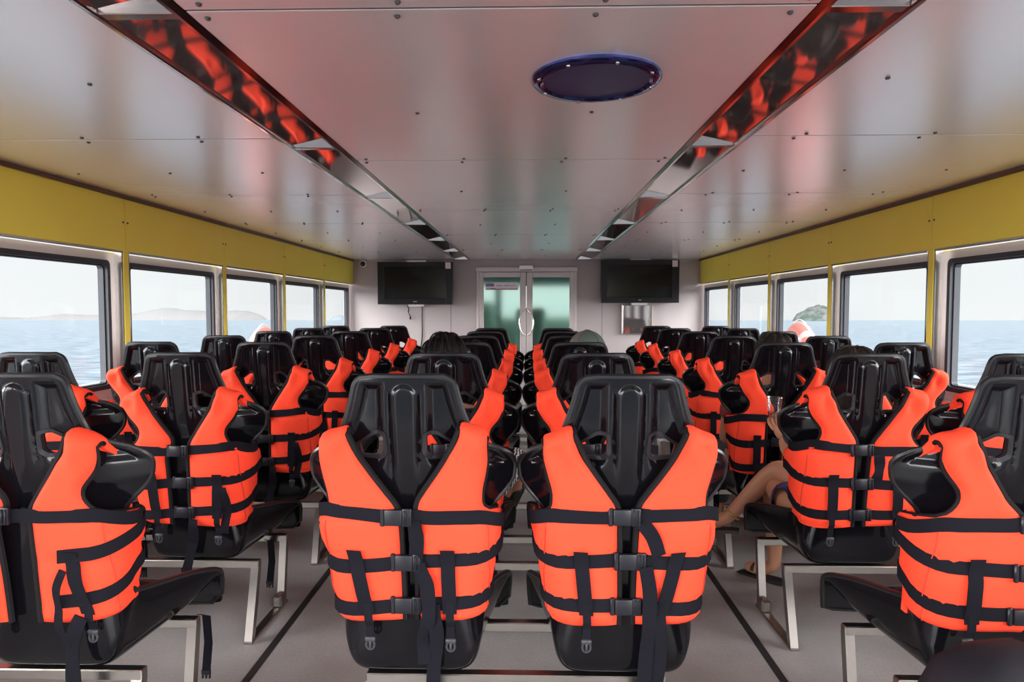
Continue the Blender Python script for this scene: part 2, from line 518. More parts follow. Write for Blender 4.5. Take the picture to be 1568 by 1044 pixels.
# side walls, yellow band, posts and windows
win_n = 0
for sx, side in ((-1, 'left'), (1, 'right')):
    def bx(m, xin, xout, *r, b=None):
        a, c = sorted((sx*xin, sx*xout))
        return m.box(a, c, *r) if b is None else m.bbox(a, c, *r, b)
    m = MB()
    bx(m, WX+0.02, WX+0.14, Y0, YE, -0.1, Z_SILL-0.02)
    bx(m, WX+0.03, WX+0.14, Y0, YE, Z_HEAD+0.03, CZ+0.1)
    wl = struct(m.build('wall_'+side, 'wall_white'))
    bx(MB(), WX, WX+0.10, Y0, YE, Z_SILL-0.028, Z_SILL, b=0.006).build('sill', 'chrome', wl)
    ys = [Y0] + POST
    for i in range(len(ys)-1):
        a, b = ys[i], ys[i+1]
        bx(MB(), WX, WX+0.03, a+0.003, b-0.003, Z_HEAD, CZ-0.002, b=0.0015).build('panel', 'yellow', wl)
        bx(MB(), WX-0.002, WX+0.012, a+0.03, b-0.03, Z_HEAD-0.014, Z_HEAD-0.001, b=0.002).build('head_strip', 'chrome', wl)
        bx(MB(), WX+0.008, WX+0.019, a+0.002, b-0.002, 0.12, Z_SILL-0.03).build('lower_panel', 'wall_white', wl)
        if i > 0:
            for dy in (-0.022, 0.022):
                MB().lathe([(0.006, 0), (0.006, -sx*0.004)], (sx*WX, a+dy, 1.80), 7, 'x').build('screw', 'screw', wl)
            bx(MB(), WX, WX+0.09, a-0.026, a+0.026, Z_SILL-0.01, Z_HEAD-0.002, b=0.003).build('post', 'yellow', wl)
            for dy in (-0.032, 0.032):
                bx(MB(), WX+0.004, WX+0.09, a+dy-0.006, a+dy+0.006, Z_SILL-0.01, Z_HEAD-0.014).build('post_edge', 'chrome' if dy > 0 else 'steel', wl)
    # windows
    for i in range(len(ys)-1):
        a, b = ys[i]+0.038, ys[i+1]-0.038
        if b-a < 0.4: continue
        win_n += 1
        w = bpy.data.objects.new('window_%d' % win_n, None); COL.objects.link(w)
        w.location = (sx*(WX+0.06), (a+b)/2, Z_SILL); struct(w)
        L_ = (b-a)/2; H = Z_HEAD-0.014-Z_SILL
        def frame(lo, hi, xin, xout, rad, name, matname):
            """rectangular frame with rounded inner corners between border offsets lo and hi"""
            outer = []; inner = []
            for (cy, cz, q) in ((L_, H, 0), (-L_, H, 1), (-L_, 0, 2), (L_, 0, 3)):
                for k in range(6):
                    an = PI/2*q + PI/2*k/5
                    sy_, sz_ = (1 if cy > 0 else -1), (1 if cz > 0 else -1)
                    ro = max(0.001, rad if lo > 0.02 else 0.004)
                    outer.append((cy-sy_*(lo+ro)+ro*math.cos(an), cz-sz_*(lo+ro)+ro*math.sin(an)))
                    inner.append((cy-sy_*(hi+rad)+rad*math.cos(an), cz-sz_*(hi+rad)+rad*math.sin(an)))
            n = len(outer); vs = []
            for x in (xin, xout):
                vs += [(sx*x, p[0], p[1]) for p in outer] + [(sx*x, p[0], p[1]) for p in inner]
            fs = []
            for k in range(n):
                k2 = (k+1) % n
                fs += [(k, k2, n+k2, n+k), (2*n+k, 3*n+k, 3*n+k2, 2*n+k2), (k, 2*n+k, 2*n+k2, k2), (n+k, n+k2, 3*n+k2, 3*n+k)]
            return MB().add(vs, fs).build(name, matname, w, 40)
        frame(0.0, 0.046, -0.012, 0.05, 0.035, 'frame', 'alu')
        frame(0.046, 0.072, -0.018, 0.04, 0.03, 'gasket', 'rubber')
        frame(0.070, 0.080, 0.002, 0.03, 0.02, 'glazing_bead', 'rubber')
        xx = sorted((sx*0.012, sx*0.018))
        MB().box(xx[0], xx[1], -L_+0.074, L_-0.074, 0.074, H-0.074).build('pane', 'glass', w)

# end wall with door opening
DX0, DX1, DZ = -0.645, 0.672, 1.84
m = MB()
m.box(-WX-0.12, DX0, YE, YE+0.08, -0.1, CZ+0.1)
m.box(DX1, WX+0.12, YE, YE+0.08, -0.1, CZ+0.1)
m.box(DX0, DX1, YE, YE+0.08, DZ, CZ+0.1)
we = struct(m.build('wall_end', 'wall_white'))
for x in (-1.0, 1.02):
    MB().box(x-0.002, x+0.002, YE-0.0015, YE+0.001, 0, CZ).build('seam', 'gap', we)
struct(MB().bbox(-WX, TL[0], YE-0.03, YE, CZ-0.024, CZ-0.002, 0.003).build('trim_6', 'wall_white'))
struct(MB().bbox(TR[1], WX, YE-0.03, YE, CZ-0.024, CZ-0.002, 0.003).build('trim_7', 'wall_white'))
# door frame
m = MB()
m.bbox(DX0-0.02, DX1+0.02, YE-0.05, YE, DZ-0.045, DZ+0.015, 0.004)
m.bbox(DX0-0.01, DX0+0.022, YE-0.03, YE, 0, DZ-0.045, 0.003)
m.bbox(DX1-0.022, DX1+0.01, YE-0.03, YE, 0, DZ-0.045, 0.003)
tf = struct(m.build('trim_3', 'door_alu'))
MB().bbox(-0.085, 0.10, YE-0.085, YE-0.05, DZ-0.04, DZ+0.035, 0.004).build('lock_box', 'alu', tf)
MB().bbox(-0.075, 0.09, YE-0.087, YE-0.084, DZ-0.035, DZ-0.015, 0.001).build('lock_plate', 'grey_mark', tf)
def door(n, x0, x1, g0, g1, hinge):
    d = struct(bpy.data.objects.new('door_%d' % n, None)); COL.objects.link(d)
    d.location = (0, YE-0.02, 0)
    m = MB(); zt = DZ-0.05
    m.bbox(x0, g0, 0, 0.04, 0.01, zt, 0.004); m.bbox(g1, x1, 0, 0.04, 0.01, zt, 0.004)
    m.bbox(g0, g1, 0, 0.04, 1.722, zt, 0.004); m.bbox(g0, g1, 0, 0.04, 0.01, 0.16, 0.004)
    m.build('stile_frame', 'door_alu', d)
    MB().box(g0-0.004, g1+0.004, 0.016, 0.024, 0.155, 1.726).build('pane', 'frosted_glass', d)
    mg = MB()
    for a, b, c, e_ in ((g0, g0+0.006, 0.16, 1.722), (g1-0.006, g1, 0.16, 1.722)):
        mg.box(a, b, -0.001, 0.012, c, e_)
    mg.build('bead', 'white_plastic', d)
    hx = x1-0.010 if hinge < 0 else x0+0.010
    s_ = -1 if hinge < 0 else 1
    pts = [(hx+s_*0.005, 0.0, 1.285), (hx+s_*0.005, -0.05, 1.285), (hx+s_*0.045, -0.055, 1.24), (hx+s_*0.075, -0.058, 1.17), (hx+s_*0.080, -0.058, 1.10), (hx+s_*0.068, -0.058, 1.03), (hx+s_*0.035, -0.055, 0.975), (hx+s_*0.005, -0.05, 0.955), (hx+s_*0.005, 0.0, 0.955)]
    MB().tube(pts, 0.011, 8).build('handle', 'chrome', d, True)
    return d
d1 = door(1, DX0+0.022, 0.006, -0.564, -0.068, -1)
d2 = door(2, 0.014, DX1-0.022, 0.088, 0.590, 1)
st = tag(MB().box(-0.535, -0.100, YE-0.009, YE-0.006, 1.555, 1.655).build('door_sticker', 'sticker_white'), 'pale printed strip stuck on the left glass door', 'sticker')
m = MB(); m.box(-0.535, -0.42, YE-0.0105, YE-0.009, 1.60, 1.64); m.box(-0.47, -0.40, YE-0.0105, YE-0.009, 1.567, 1.578)
for k in range(11):
    x = -0.395+k*0.024
    m.box(x, x+0.016, YE-0.0105, YE-0.009, 1.606+0.003*math.sin(k*2.1), 1.615+0.004*math.sin(k*1.3))
m.build('print', 'sticker_blue', st)
MB().box(-0.53, -0.105, YE-0.0103, YE-0.009, 1.556, 1.572).build('band', 'sticker_pink', st)

# foredeck beyond the doors
fd = struct(MB().box(-2.3, 2.3, YE+0.1, 13.5, -0.15, 0.0).build('foredeck', 'deck'))
MB().box(-2.3, 2.3, YE+0.08, YE+1.5, CZ+0.02, CZ+0.1).build('overhang', 'deck_roof', fd)
MB().box(-2.3, 2.3, YE+1.42, YE+1.5, 1.655, CZ+0.03).build('fascia', 'deck_roof', fd)
MB().tube([(-0.42, 10.2, 0), (-0.42, 10.2, 1.98)], 0.05, 10).build('roof_post', 'deck', fd, True)
MB().bbox(-0.95, -0.5, 10.6, 11.0, 0.0, 1.42, 0.06).build('locker', 'deck', fd)
MB().box(-1.6, 1.6, 11.2, 11.3, 0.0, 1.16).build('bulwark', 'deck', fd)
MB().bbox(-0.15, 0.30, 9.9, 10.4, 0.0, 1.32, 0.05).build('winch_box', 'deck', fd)
MB().box(0.9, 0.98, 10.4, 10.48, 0, 2.4).build('mast_stay', 'deck', fd)

# ------------------------------------------------------------------ televisions and wall fittings
def tv(x0, x1, z0, z1, label, mark_w):
    y = YE-0.16
    t = thing('television', label, 'television', ((x0+x1)/2, y, z0), group='televisions on the end wall')
    W = (x1-x0)/2; H = z1-z0
    MB().bbox(-W, W, 0, 0.07, 0, H, 0.006, 2).build('body', 'tv_plastic', t)
    mb = MB(); bw, bt, bb = 0.085, 0.06, 0.075
    for q in ((-W, -W+bw, 0, H), (W-bw, W, 0, H), (-W+bw, W-bw, H-bt, H), (-W+bw, W-bw, 0, bb)):
        mb.bbox(q[0], q[1], -0.012, 0.002, q[2], q[3], 0.004)
    mb.build('bezel', 'tv_plastic', t)
    MB().box(-W+bw-0.002, W-bw+0.002, -0.004, 0.001, bb-0.002, H-bt+0.002).build('screen', 'tv_screen', t)
    MB().bbox(-mark_w, mark_w, -0.0135, -0.012, 0.028, 0.040, 0.0005).build('emblem', 'grey_mark', t)
    MB().box(W-0.092, W-0.022, -0.0135, -0.012, H-0.088, H-0.008).build('sticker', 'sticker_white', t)
    g = MB()
    for k in range(4):
        g.box(W-0.088, W-0.030, -0.0142, -0.0135, H-0.080+k*0.017, H-0.078+k*0.017)
    for k in range(4):
        g.box(W-0.085+k*0.018, W-0.083+k*0.018, -0.0142, -0.0135, H-0.082, H-0.016)
    g.build('sticker_grid', 'sticker_pink', t)
    m = MB(); m.box(-0.25, 0.25, 0.07, 0.16, 0.12, H-0.12); m.box(-0.12, 0.14, 0.03, 0.16, H, min(H+0.024, CZ-0.004-z0)); m.box(-0.10, 0.11, 0.05, 0.16, -0.03, 0.0)
    m.build('bracket', 'alu', t)
    return t
tv(-1.946, -0.959, 1.362, 1.916, 'black wall television left of the glass doors, cables hanging below', 0.025)
tv(0.985, 2.000, 1.382, 1.938, 'black wall television right of the glass doors, above a steel box', 0.018)
c = thing('power_cable', 'short loose black cable end hanging under the left television', 'cable', (-1.56, YE-0.03, 1.33))
MB().tube([(-0.02, 0.0, 0.02), (0.0, 0, -0.03), (-0.005, 0, -0.08), (0.02, 0, -0.13)], 0.006, 6).build('wire', 'black_plastic', c)
MB().tube([(0.0, 0.004, 0.0), (-0.012, 0.004, -0.06), (0.01, 0.0, -0.12)], 0.004, 6).build('wire', 'black_plastic', c)
MB().bbox(0.008, 0.032, -0.012, 0.012, -0.17, -0.128, 0.004).build('plug', 'black_plastic', c)
tag(MB().tube([(0, 0, 0.02), (-0.003, 0, -0.15), (0.0, 0, -0.3), (-0.004, 0, -0.42), (-0.02, 0, -0.55), (-0.02, 0, -1.2)], 0.006, 6).build('long_cable', 'black_plastic', loc=(-1.385, YE-0.012, 1.33)), 'long black cable running down the wall below the left television', 'cable')
c = thing('security_camera', 'small white dome camera at the upper left corner of the end wall', 'camera', (-2.17, YE, 1.905))
MB().lathe([(0.05, 0), (0.05, -0.03), (0.042, -0.045)], n=20, axis='y').build('base', 'white_plastic', c, 40)
MB().ball((0, -0.045, -0.005), 0.034, 0.03, 0.034).build('dome', 'black_plastic', c, True)
c = thing('steel_box', 'shiny steel cabinet on the wall below the right television', 'cabinet', (1.475, YE, 0.97))
MB().bbox(-0.20, 0.20, -0.07, 0.0, 0.0, 0.385, 0.006).build('case', 'steel', c)
MB().bbox(-0.185, 0.195, -0.078, -0.070, 0.01, 0.375, 0.002).build('lid', 'mirror', c)
MB().lathe([(0.012, 0), (0.012, -0.01), (0.008, -0.014)], (0.16, -0.078, 0.19), 12, 'y').build('latch', 'chrome', c)

# ------------------------------------------------------------------ outside: sea, islands, rails, life rings
TILT = 0.0166
def sea_z(y): return -1.3 - TILT*y
sea = MB().add([(-30000, -30000, 0), (30000, -30000, 0), (30000, 30000, 0), (-30000, 30000, 0)], [(0, 1, 2, 3)]).build('sea', 'sea_water')
sea.rotation_euler = (-math.atan(TILT), 0, 0); sea.location = (0, 0, -1.3); struct(sea)

def island(name, mname, prof, depth, dist, label, rough, seed):
    """ridge solid from a skyline given as (pixel x, pixel height); real size from its distance"""
    r = random.Random(seed); n = len(prof); k = dist/F_PX
    xs = [((p[0]-808)*k, p[1]*k) for p in prof]
    cx = sum(p[0] for p in xs)/n
    o_loc = Vector((cx, dist, sea_z(dist)))
    vs = []; rows = 9; sub = 4; pts = []
    for i in range(n-1):
        for j in range(sub):
            t = j/sub; pts.append((xs[i][0]*(1-t)+xs[i+1][0]*t, xs[i][1]*(1-t)+xs[i+1][1]*t))
    pts.append(xs[-1]); N_ = len(pts); hm = max(p[1] for p in pts)
    for (x, h) in pts:
        for q in range(rows):
            u = q/(rows-1)*2-1
            pr = (1-abs(u)**2.2)
            jit = 1+rough*(r.random()-0.5)
            vs.append((x-cx+rough*hm*0.1*(r.random()-0.5), u*depth/2*(0.4+0.6*min(1, h/hm*1.5)), h*pr*jit - 2))
    fs = []
    for i in range(N_-1):
        for q in range(rows-1):
            a = i*rows+q; fs.append((a, a+1, a+rows+1, a+rows))
    fs.append(tuple(range(rows))); fs.append(tuple((N_-1)*rows+q for q in range(rows-1, -1, -1)))
    o = MB().add(vs, fs).build(name, mname, None, True); o.location = o_loc
    return tag(o, label, 'island')
island('rock_island', 'rock_island', [(1214, 0.2), (1218, 7), (1223, 14), (1228, 16), (1234, 20), (1240, 22.5), (1246, 25), (1250, 25.5), (1256, 23), (1260, 17), (1263, 8), (1267, 1.5), (1270, 0.2)], 160, 2000, 'steep grey green rock island on the horizon, seen through the right windows', 0.16, 3)
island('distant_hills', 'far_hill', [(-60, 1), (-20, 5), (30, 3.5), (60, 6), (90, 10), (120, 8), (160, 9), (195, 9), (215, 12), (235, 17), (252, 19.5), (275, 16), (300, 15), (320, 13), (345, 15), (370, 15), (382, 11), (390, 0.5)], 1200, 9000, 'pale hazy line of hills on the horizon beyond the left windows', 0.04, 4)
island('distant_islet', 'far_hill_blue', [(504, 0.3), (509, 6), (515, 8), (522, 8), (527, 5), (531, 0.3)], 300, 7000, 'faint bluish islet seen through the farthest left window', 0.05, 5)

def rail(sx, label):
    t = thing('side_rail', label, 'railing', (sx*3.0, 0, 0))
    MB().tube([(0, -1, 0.765), (0, 12.5, 0.765)], 0.022, 8).build('top_rail', 'hull_white', t, True)
    MB().tube([(0, -1, 0.45), (0, 12.5, 0.45)], 0.014, 8).build('lower_rail', 'hull_white', t, True)
    for k in range(9):
        MB().tube([(0, 0.4+1.5*k, 0.03), (0, 0.4+1.5*k, 0.765)], 0.016, 8).build('stanchion', 'hull_white', t, True)
rail(-1, 'white side railing outside the left windows')
rail(1, 'white side railing outside the right windows')
for sx, k in ((-1, 4), (1, 5)):
    a, b = sorted((sx*(WX+0.14), sx*3.1))
    struct(MB().box(a, b, Y0-1, 13.5, -0.25, 0.03).build('trim_%d' % k, 'hull_white'))
def life_ring(x, y, z, label):
    t = thing('life_ring', label, 'life ring', (x, y, z), group='life rings on the side rails')
    R0, r0 = 0.285, 0.072
    def arc(a0, a1, r, nm, mt, n):
        pts = [(0, R0*math.cos(a0+(a1-a0)*i/n), R0*math.sin(a0+(a1-a0)*i/n)) for i in range(n)]
        if a1-a0 > 6.2: MB().tube(pts, r, 14, closed=True).build(nm, mt, t, True)
        else:
            pts.append((0, R0*math.cos(a1), R0*math.sin(a1))); MB().tube(pts, r, 14).build(nm, mt, t, 60)
    arc(0, 2*PI, r0, 'ring', 'ring_orange', 48)
    for q in range(4):
        arc(PI/4+q*PI/2-0.10, PI/4+q*PI/2+0.10, r0+0.003, 'band', 'ring_band', 6)
    pts = [(0, (R0+r0+0.03*abs(math.sin(2*a)))*math.cos(a+PI/4), (R0+r0+0.03*abs(math.sin(2*a)))*math.sin(a+PI/4)) for a in [2*PI*i/48 for i in range(48)]]
    MB().tube(pts, 0.006, 6, closed=True).build('grab_rope', 'hull_white', t, True)
life_ring(-2.93, 7.42, 0.745, 'orange life ring hung on the rail outside the left windows')
life_ring(2.93, 7.20, 0.80, 'orange life ring hung on the rail outside the right windows')

# ------------------------------------------------------------------ the moulded seat
H0 = 1.130
YB = [(0, 0.0), (0.127, 0.012), (0.25, 0.030), (0.40, 0.055), (0.55, 0.075), (0.70, 0.090), (0.76, 0.097)]
def yb(d): return lerp(YB, d)
# stations: (y, z, half width, side rise, power)
BACKW = [(0, 0.100), (0.006, 0.114), (0.016, 0.124), (0.03, 0.1295), (0.06, 0.137), (0.10, 0.149), (0.132, 0.160), (0.15, 0.164), (0.168, 0.172), (0.188, 0.200), (0.205, 0.243), (0.225, 0.268), (0.25, 0.277), (0.28, 0.274), (0.31, 0.258), (0.34, 0.232), (0.37, 0.208), (0.42, 0.193), (0.52, 0.186), (0.62, 0.187), (0.70, 0.192), (0.75, 0.190)]
BACKR = [(0, 0.010), (0.13, 0.018), (0.17, 0.035), (0.20, 0.075), (0.25, 0.105), (0.30, 0.10), (0.36, 0.075), (0.45, 0.065), (0.60, 0.075), (0.70, 0.09), (0.75, 0.10)]
ST = []
d = 0.0
while d < 0.59:
    ST.append((yb(d), H0-d, lerp(BACKW, d), yb(d)+lerp(BACKR, d), H0-d, 3.0-0.8*sstep(0.13, 0.18, d)+2.0*sstep(0.40, 0.58, d), 0.0, d))
    d += 0.004 if d < 0.04 else (0.0062 if d < 0.36 else 0.012)
# stations below the back: y, z, half width, edge y, edge z, power
PAN = [(0.081, 0.53, 0.187, 0.156, 0.530, 4.2), (0.087, 0.47, 0.189, 0.165, 0.514, 5), (0.092, 0.41, 0.191, 0.172, 0.504, 6), (0.096, 0.365, 0.191, 0.178, 0.499, 6), (0.102, 0.335, 0.189, 0.184, 0.496, 6), (0.116, 0.315, 0.187, 0.192, 0.493, 6),
       (0.145, 0.306, 0.186, 0.205, 0.489, 6), (0.20, 0.304, 0.188, 0.235, 0.482, 6), (0.27, 0.305, 0.194, 0.285, 0.472, 6), (0.35, 0.308, 0.204, 0.352, 0.460, 6), (0.42, 0.314, 0.216, 0.418, 0.448, 6), (0.48, 0.326, 0.230, 0.478, 0.434, 5.5),
       (0.53, 0.345, 0.243, 0.528, 0.420, 4.6), (0.56, 0.358, 0.250, 0.556, 0.409, 4), (0.580, 0.356, 0.253, 0.577, 0.394, 3.4), (0.590, 0.332, 0.252, 0.589, 0.360, 3), (0.592, 0.275, 0.247, 0.592, 0.285, 3)]
for i in range(len(PAN)-1):
    for j in range(3):
        f = j/3
        vals = [lerp([(k, PAN[k][c]) for k in range(len(PAN))], i+f) for c in range(6)]
        ST.append((*vals, min(1, (i+f)/3), 9))
ST.append((*PAN[-1], 1.0, 9))
NU = 66
def recess(x, d, w):
    """moulded relief on the back: pads sunk either side of a raised spine"""
    if d > 0.5: return 0.0
    ax = abs(x)
    # rounded box distance for the pad
    rx, rd, rr = 0.047, 0.246, 0.040
    qx = max(rx+rr-ax, 0); qd = max(d-(rd-rr), 0)
    sd = rr - math.hypot(qx, qd) if (qx > 0 and qd > 0) else min(ax-rx, rd-d)
    edge = min(w-ax-0.014, d-0.012)
    k = sstep(0, 0.026, min(sd, edge*1.2))
    rel = 0.016*k
    # narrow raised rib on the spine
    rr2 = sstep(0.034, 0.019, math.hypot(ax, max(0, 0.052-d)))*(1-sstep(0.22, 0.34, d))
    rel -= 0.007*rr2
    # groove beside it
    g = math.exp(-((ax-0.037)/0.0045)**2)*sstep(0.03, 0.045, d)*(1-sstep(0.20, 0.26, d))
    rel += 0.006*g
    return rel
def shell_pt(i, u):
    y, z, w, ey, ez, p, bl, d = ST[i]
    au = abs(u); sg = 1 if u >= 0 else -1
    x = sg*w*(au*(1-bl)+(1-(1-au)**1.7)*bl)
    k = au**p
    return Vector((x, y+(ey-y)*k+recess(x, d, w), z+(ez-z)*k)), None
def build_shell():
    vs = []; fs = []
    us = [-1+2*j/(NU-1) for j in range(NU)]
    for i in range(len(ST)):
        for u in us:
            vs.append(shell_pt(i, u)[0])
    for i in range(len(ST)-1):
        for j in range(NU-1):
            a = i*NU+j; fs.append((a, a+NU, a+NU+1, a+1))
    me = bpy.data.meshes.new('shell'); me.from_pydata(vs, [], fs)
    o = bpy.data.objects.new('shell_tmp', me); COL.objects.link(o)
    s = o.modifiers.new('s', 'SOLIDIFY'); s.thickness = 0.011; s.offset = 0; s.use_even_offset = False
    cut = MB()
    for sg in (-1, 1):
        pr = [(sg*x, H0-dd) for x, dd in HOLE]
        n = len(pr)
        vv = [(p[0], -0.15, p[1]) for p in pr]+[(p[0], 0.25, p[1]) for p in pr]
        cut.add(vv, [tuple(range(n)), tuple(range(2*n-1, n-1, -1))]+[(i, n+i, n+(i+1) % n, (i+1) % n) for i in range(n)])
    co = cut.build('cut_tmp', 'seat_plastic')
    b = o.modifiers.new('b', 'BOOLEAN'); b.object = co; b.operation = 'DIFFERENCE'; b.solver = 'EXACT'
    dg = bpy.context.evaluated_depsgraph_get()
    me2 = bpy.data.meshes.new_from_object(o.evaluated_get(dg))
    bpy.data.objects.remove(o); bpy.data.objects.remove(co)
    me2.name = 'shell'; me2.materials.clear(); me2.materials.append(MAT['seat_plastic'])
    me2.polygons.foreach_set('use_smooth', [True]*len(me2.polygons))
    me2.polygons.foreach_set('material_index', [0]*len(me2.polygons))
    me2.set_sharp_from_angle(angle=math.radians(60))
    return me2
def round_poly(pts, r, k=4):
    out = []; n = len(pts)
    for i in range(n):
        p = Vector(pts[i]); a = (Vector(pts[i-1])-p).normalized(); b = (Vector(pts[(i+1) % n])-p).normalized()
        p0 = p+a*r; p1 = p+b*r
        for j in range(k+1):
            t = j/k; out.append(tuple(p0*(1-t)**2 + p*2*t*(1-t) + p1*t*t))
    return out
HOLE = round_poly([(0.056, 0.152), (0.078, 0.150), (0.124, 0.180), (0.116, 0.207), (0.066, 0.207), (0.055, 0.195)], 0.006)
def surf(x, d):
    """point on the back (camera) side of the shell"""
    w = lerp(BACKW, d); u = max(-1, min(1, x/w)); p = 3.0-0.8*sstep(0.13, 0.18, d)
    return Vector((x, yb(d) + lerp(BACKR, d)*abs(u)**p + recess(x, d, w) - 0.0055, H0-d))
SEAT = {}
SEAT['shell'] = build_shell()
m = MB()
loop = [shell_pt(i, -1)[0] for i in range(len(ST)-1, -1, -2)] + [shell_pt(0, u)[0] for u in (-0.8, -0.5, -0.2, 0.2, 0.5, 0.8)] + [shell_pt(i, 1)[0] for i in range(0, len(ST), 2)] + [shell_pt(len(ST)-1, u)[0] for u in (0.7, 0.35, 0, -0.35, -0.7)]
SEAT['edge_trim'] = m.tube(loop, 0.0085, 7, closed=True).mesh('edge_trim', 'seat_edge', True)
SEAT['slot_rim'] = []
for sg in (-1, 1):
    cx = sum(p[0] for p in HOLE)/len(HOLE); cd = sum(p[1] for p in HOLE)/len(HOLE)
    vs = []; n = len(HOLE)
    for sc, lift in ((0.98, -0.008), (1.0, 0.0045), (1.28, 0.0045), (1.36, -0.008)):
        for (x, dd) in HOLE:
            dx, dz_ = x-cx, dd-cd; ln = math.hypot(dx, dz_); k = (ln+(sc-1)*0.038)/ln
            q = surf(sg*(cx+dx*k), cd+dz_*k); vs.append((q.x, q.y-lift, q.z))
    fs = [(r*n+i, r*n+(i+1) % n, (r+1)*n+(i+1) % n, (r+1)*n+i) for r in range(3) for i in range(n)]
    SEAT['slot_rim'].append(MB().add(vs, fs).mesh('slot_rim', 'slot_rim', 50))

SEAT_GROUP = 'black moulded seats in rows'
def place_seat(x, y, label):
    t = thing('moulded_seat', label, 'seat', (x, y, 0), group=SEAT_GROUP)
    sh = obj('shell', SEAT['shell'], t); obj('edge_trim', SEAT['edge_trim'], sh)
    obj('slot_rim', SEAT['slot_rim'][0], sh); obj('slot_rim', SEAT['slot_rim'][1], sh)
    return t

# steel frames: one under each pair of seats
FRAME = {}
def frame_parts(x0, x1):
    key = (round(x0, 3), round(x1, 3))
    if key in FRAME: return FRAME[key]
    P = []
    for y in (0.125, 0.43):
        P.append(('cross_rail', MB().bbox(x0-0.015, x1+0.015, y-0.016, y+0.016, 0.270, 0.300, 0.003).mesh('cross_rail', 'steel')))
    for x in (x0, x1):
        P.append(('leg', MB().bar((x, 0.125, 0.275), (x, 0.045, 0.0), 0.030, 0.030, (0, 1, 0)).mesh('leg', 'steel')))
        P.append(('leg', MB().bar((x, 0.43, 0.275), (x, 0.385, 0.0), 0.030, 0.030, (0, 1, 0)).mesh('leg', 'steel')))
        P.append(('floor_bar', MB().bbox(x-0.017, x+0.017, 0.03, 0.42, 0.0, 0.012, 0.002).mesh('floor_bar', 'steel')))
        P.append(('bracket', MB().bbox(x-0.020, x+0.020, 0.33, 0.372, 0.008, 0.062, 0.008).mesh('bracket', 'steel')))
    FRAME[key] = P
    return P
def place_frame(x0, x1, y, label):
    t = thing('seat_frame', label, 'seat frame', (0, y, 0), group='steel frames under the seats')
    for nm, me in frame_parts(x0, x1): obj(nm, me, t)

# ------------------------------------------------------------------ life vests
VZ = 0.45
WV = [(0.10, 0.235), (0.30, 0.230), (0.36, 0.224), (0.42, 0.222), (0.48, 0.208), (0.60, 0.188), (0.66, 0.182), (0.80, 0.18)]
RV, DV = 0.062, 0.16
def vest_pt(a, d, t):
    W = lerp(WV, d); y0 = yb(min(d, 0.70))-0.014
    s = 1 if a >= 0 else -1; a = abs(a)
    flat = W-RV; q = RV*PI/2; L = DV-2*RV
    bow = 0.012*(1-(min(a, flat)/flat)**2) if d > 0.3 else 0.012*(1-(min(a, flat)/flat)**2)*d/0.3
    if a <= flat: p, n = Vector((a, y0-t-bow*0, 0)), Vector((0, -1, 0))
    elif a <= flat+q:
        th = (a-flat)/RV
        p, n = Vector((flat+(RV+t)*math.sin(th), y0+RV-(RV+t)*math.cos(th), 0)), Vector((math.sin(th), -math.cos(th), 0))
    elif a <= flat+q+L:
        p, n = Vector((W+t, y0+RV+(a-flat-q), 0)), Vector((1, 0, 0))
    else:
        th = min(PI/2, (a-flat-q-L)/RV)
        p, n = Vector((W-RV+(RV+t)*math.cos(th), y0+DV-RV+(RV+t)*math.sin(th), 0)), Vector((math.cos(th), math.sin(th), 0))
    p.x *= s; n.x *= s; p.z = H0-d-VZ
    return p, n
A_IN = [(0.15, 0.142), (0.20, 0.118), (0.25, 0.086), (0.30, 0.050), (0.335, 0.026), (0.36, 0.018), (0.45, 0.015), (0.68, 0.012)]
A_OUT = [(0.15, 0.208), (0.20, 0.211), (0.25, 0.207), (0.30, 0.200), (0.330, 0.198), (0.345, 0.206), (0.358, 0.240), (0.37, 0.30), (0.385, 0.35), (0.41, 0.38), (0.68, 0.38)]
S_D = (0.357, 0.483, 0.606)   # the three straps
D_BOT = 0.655
D_TOP = 0.150

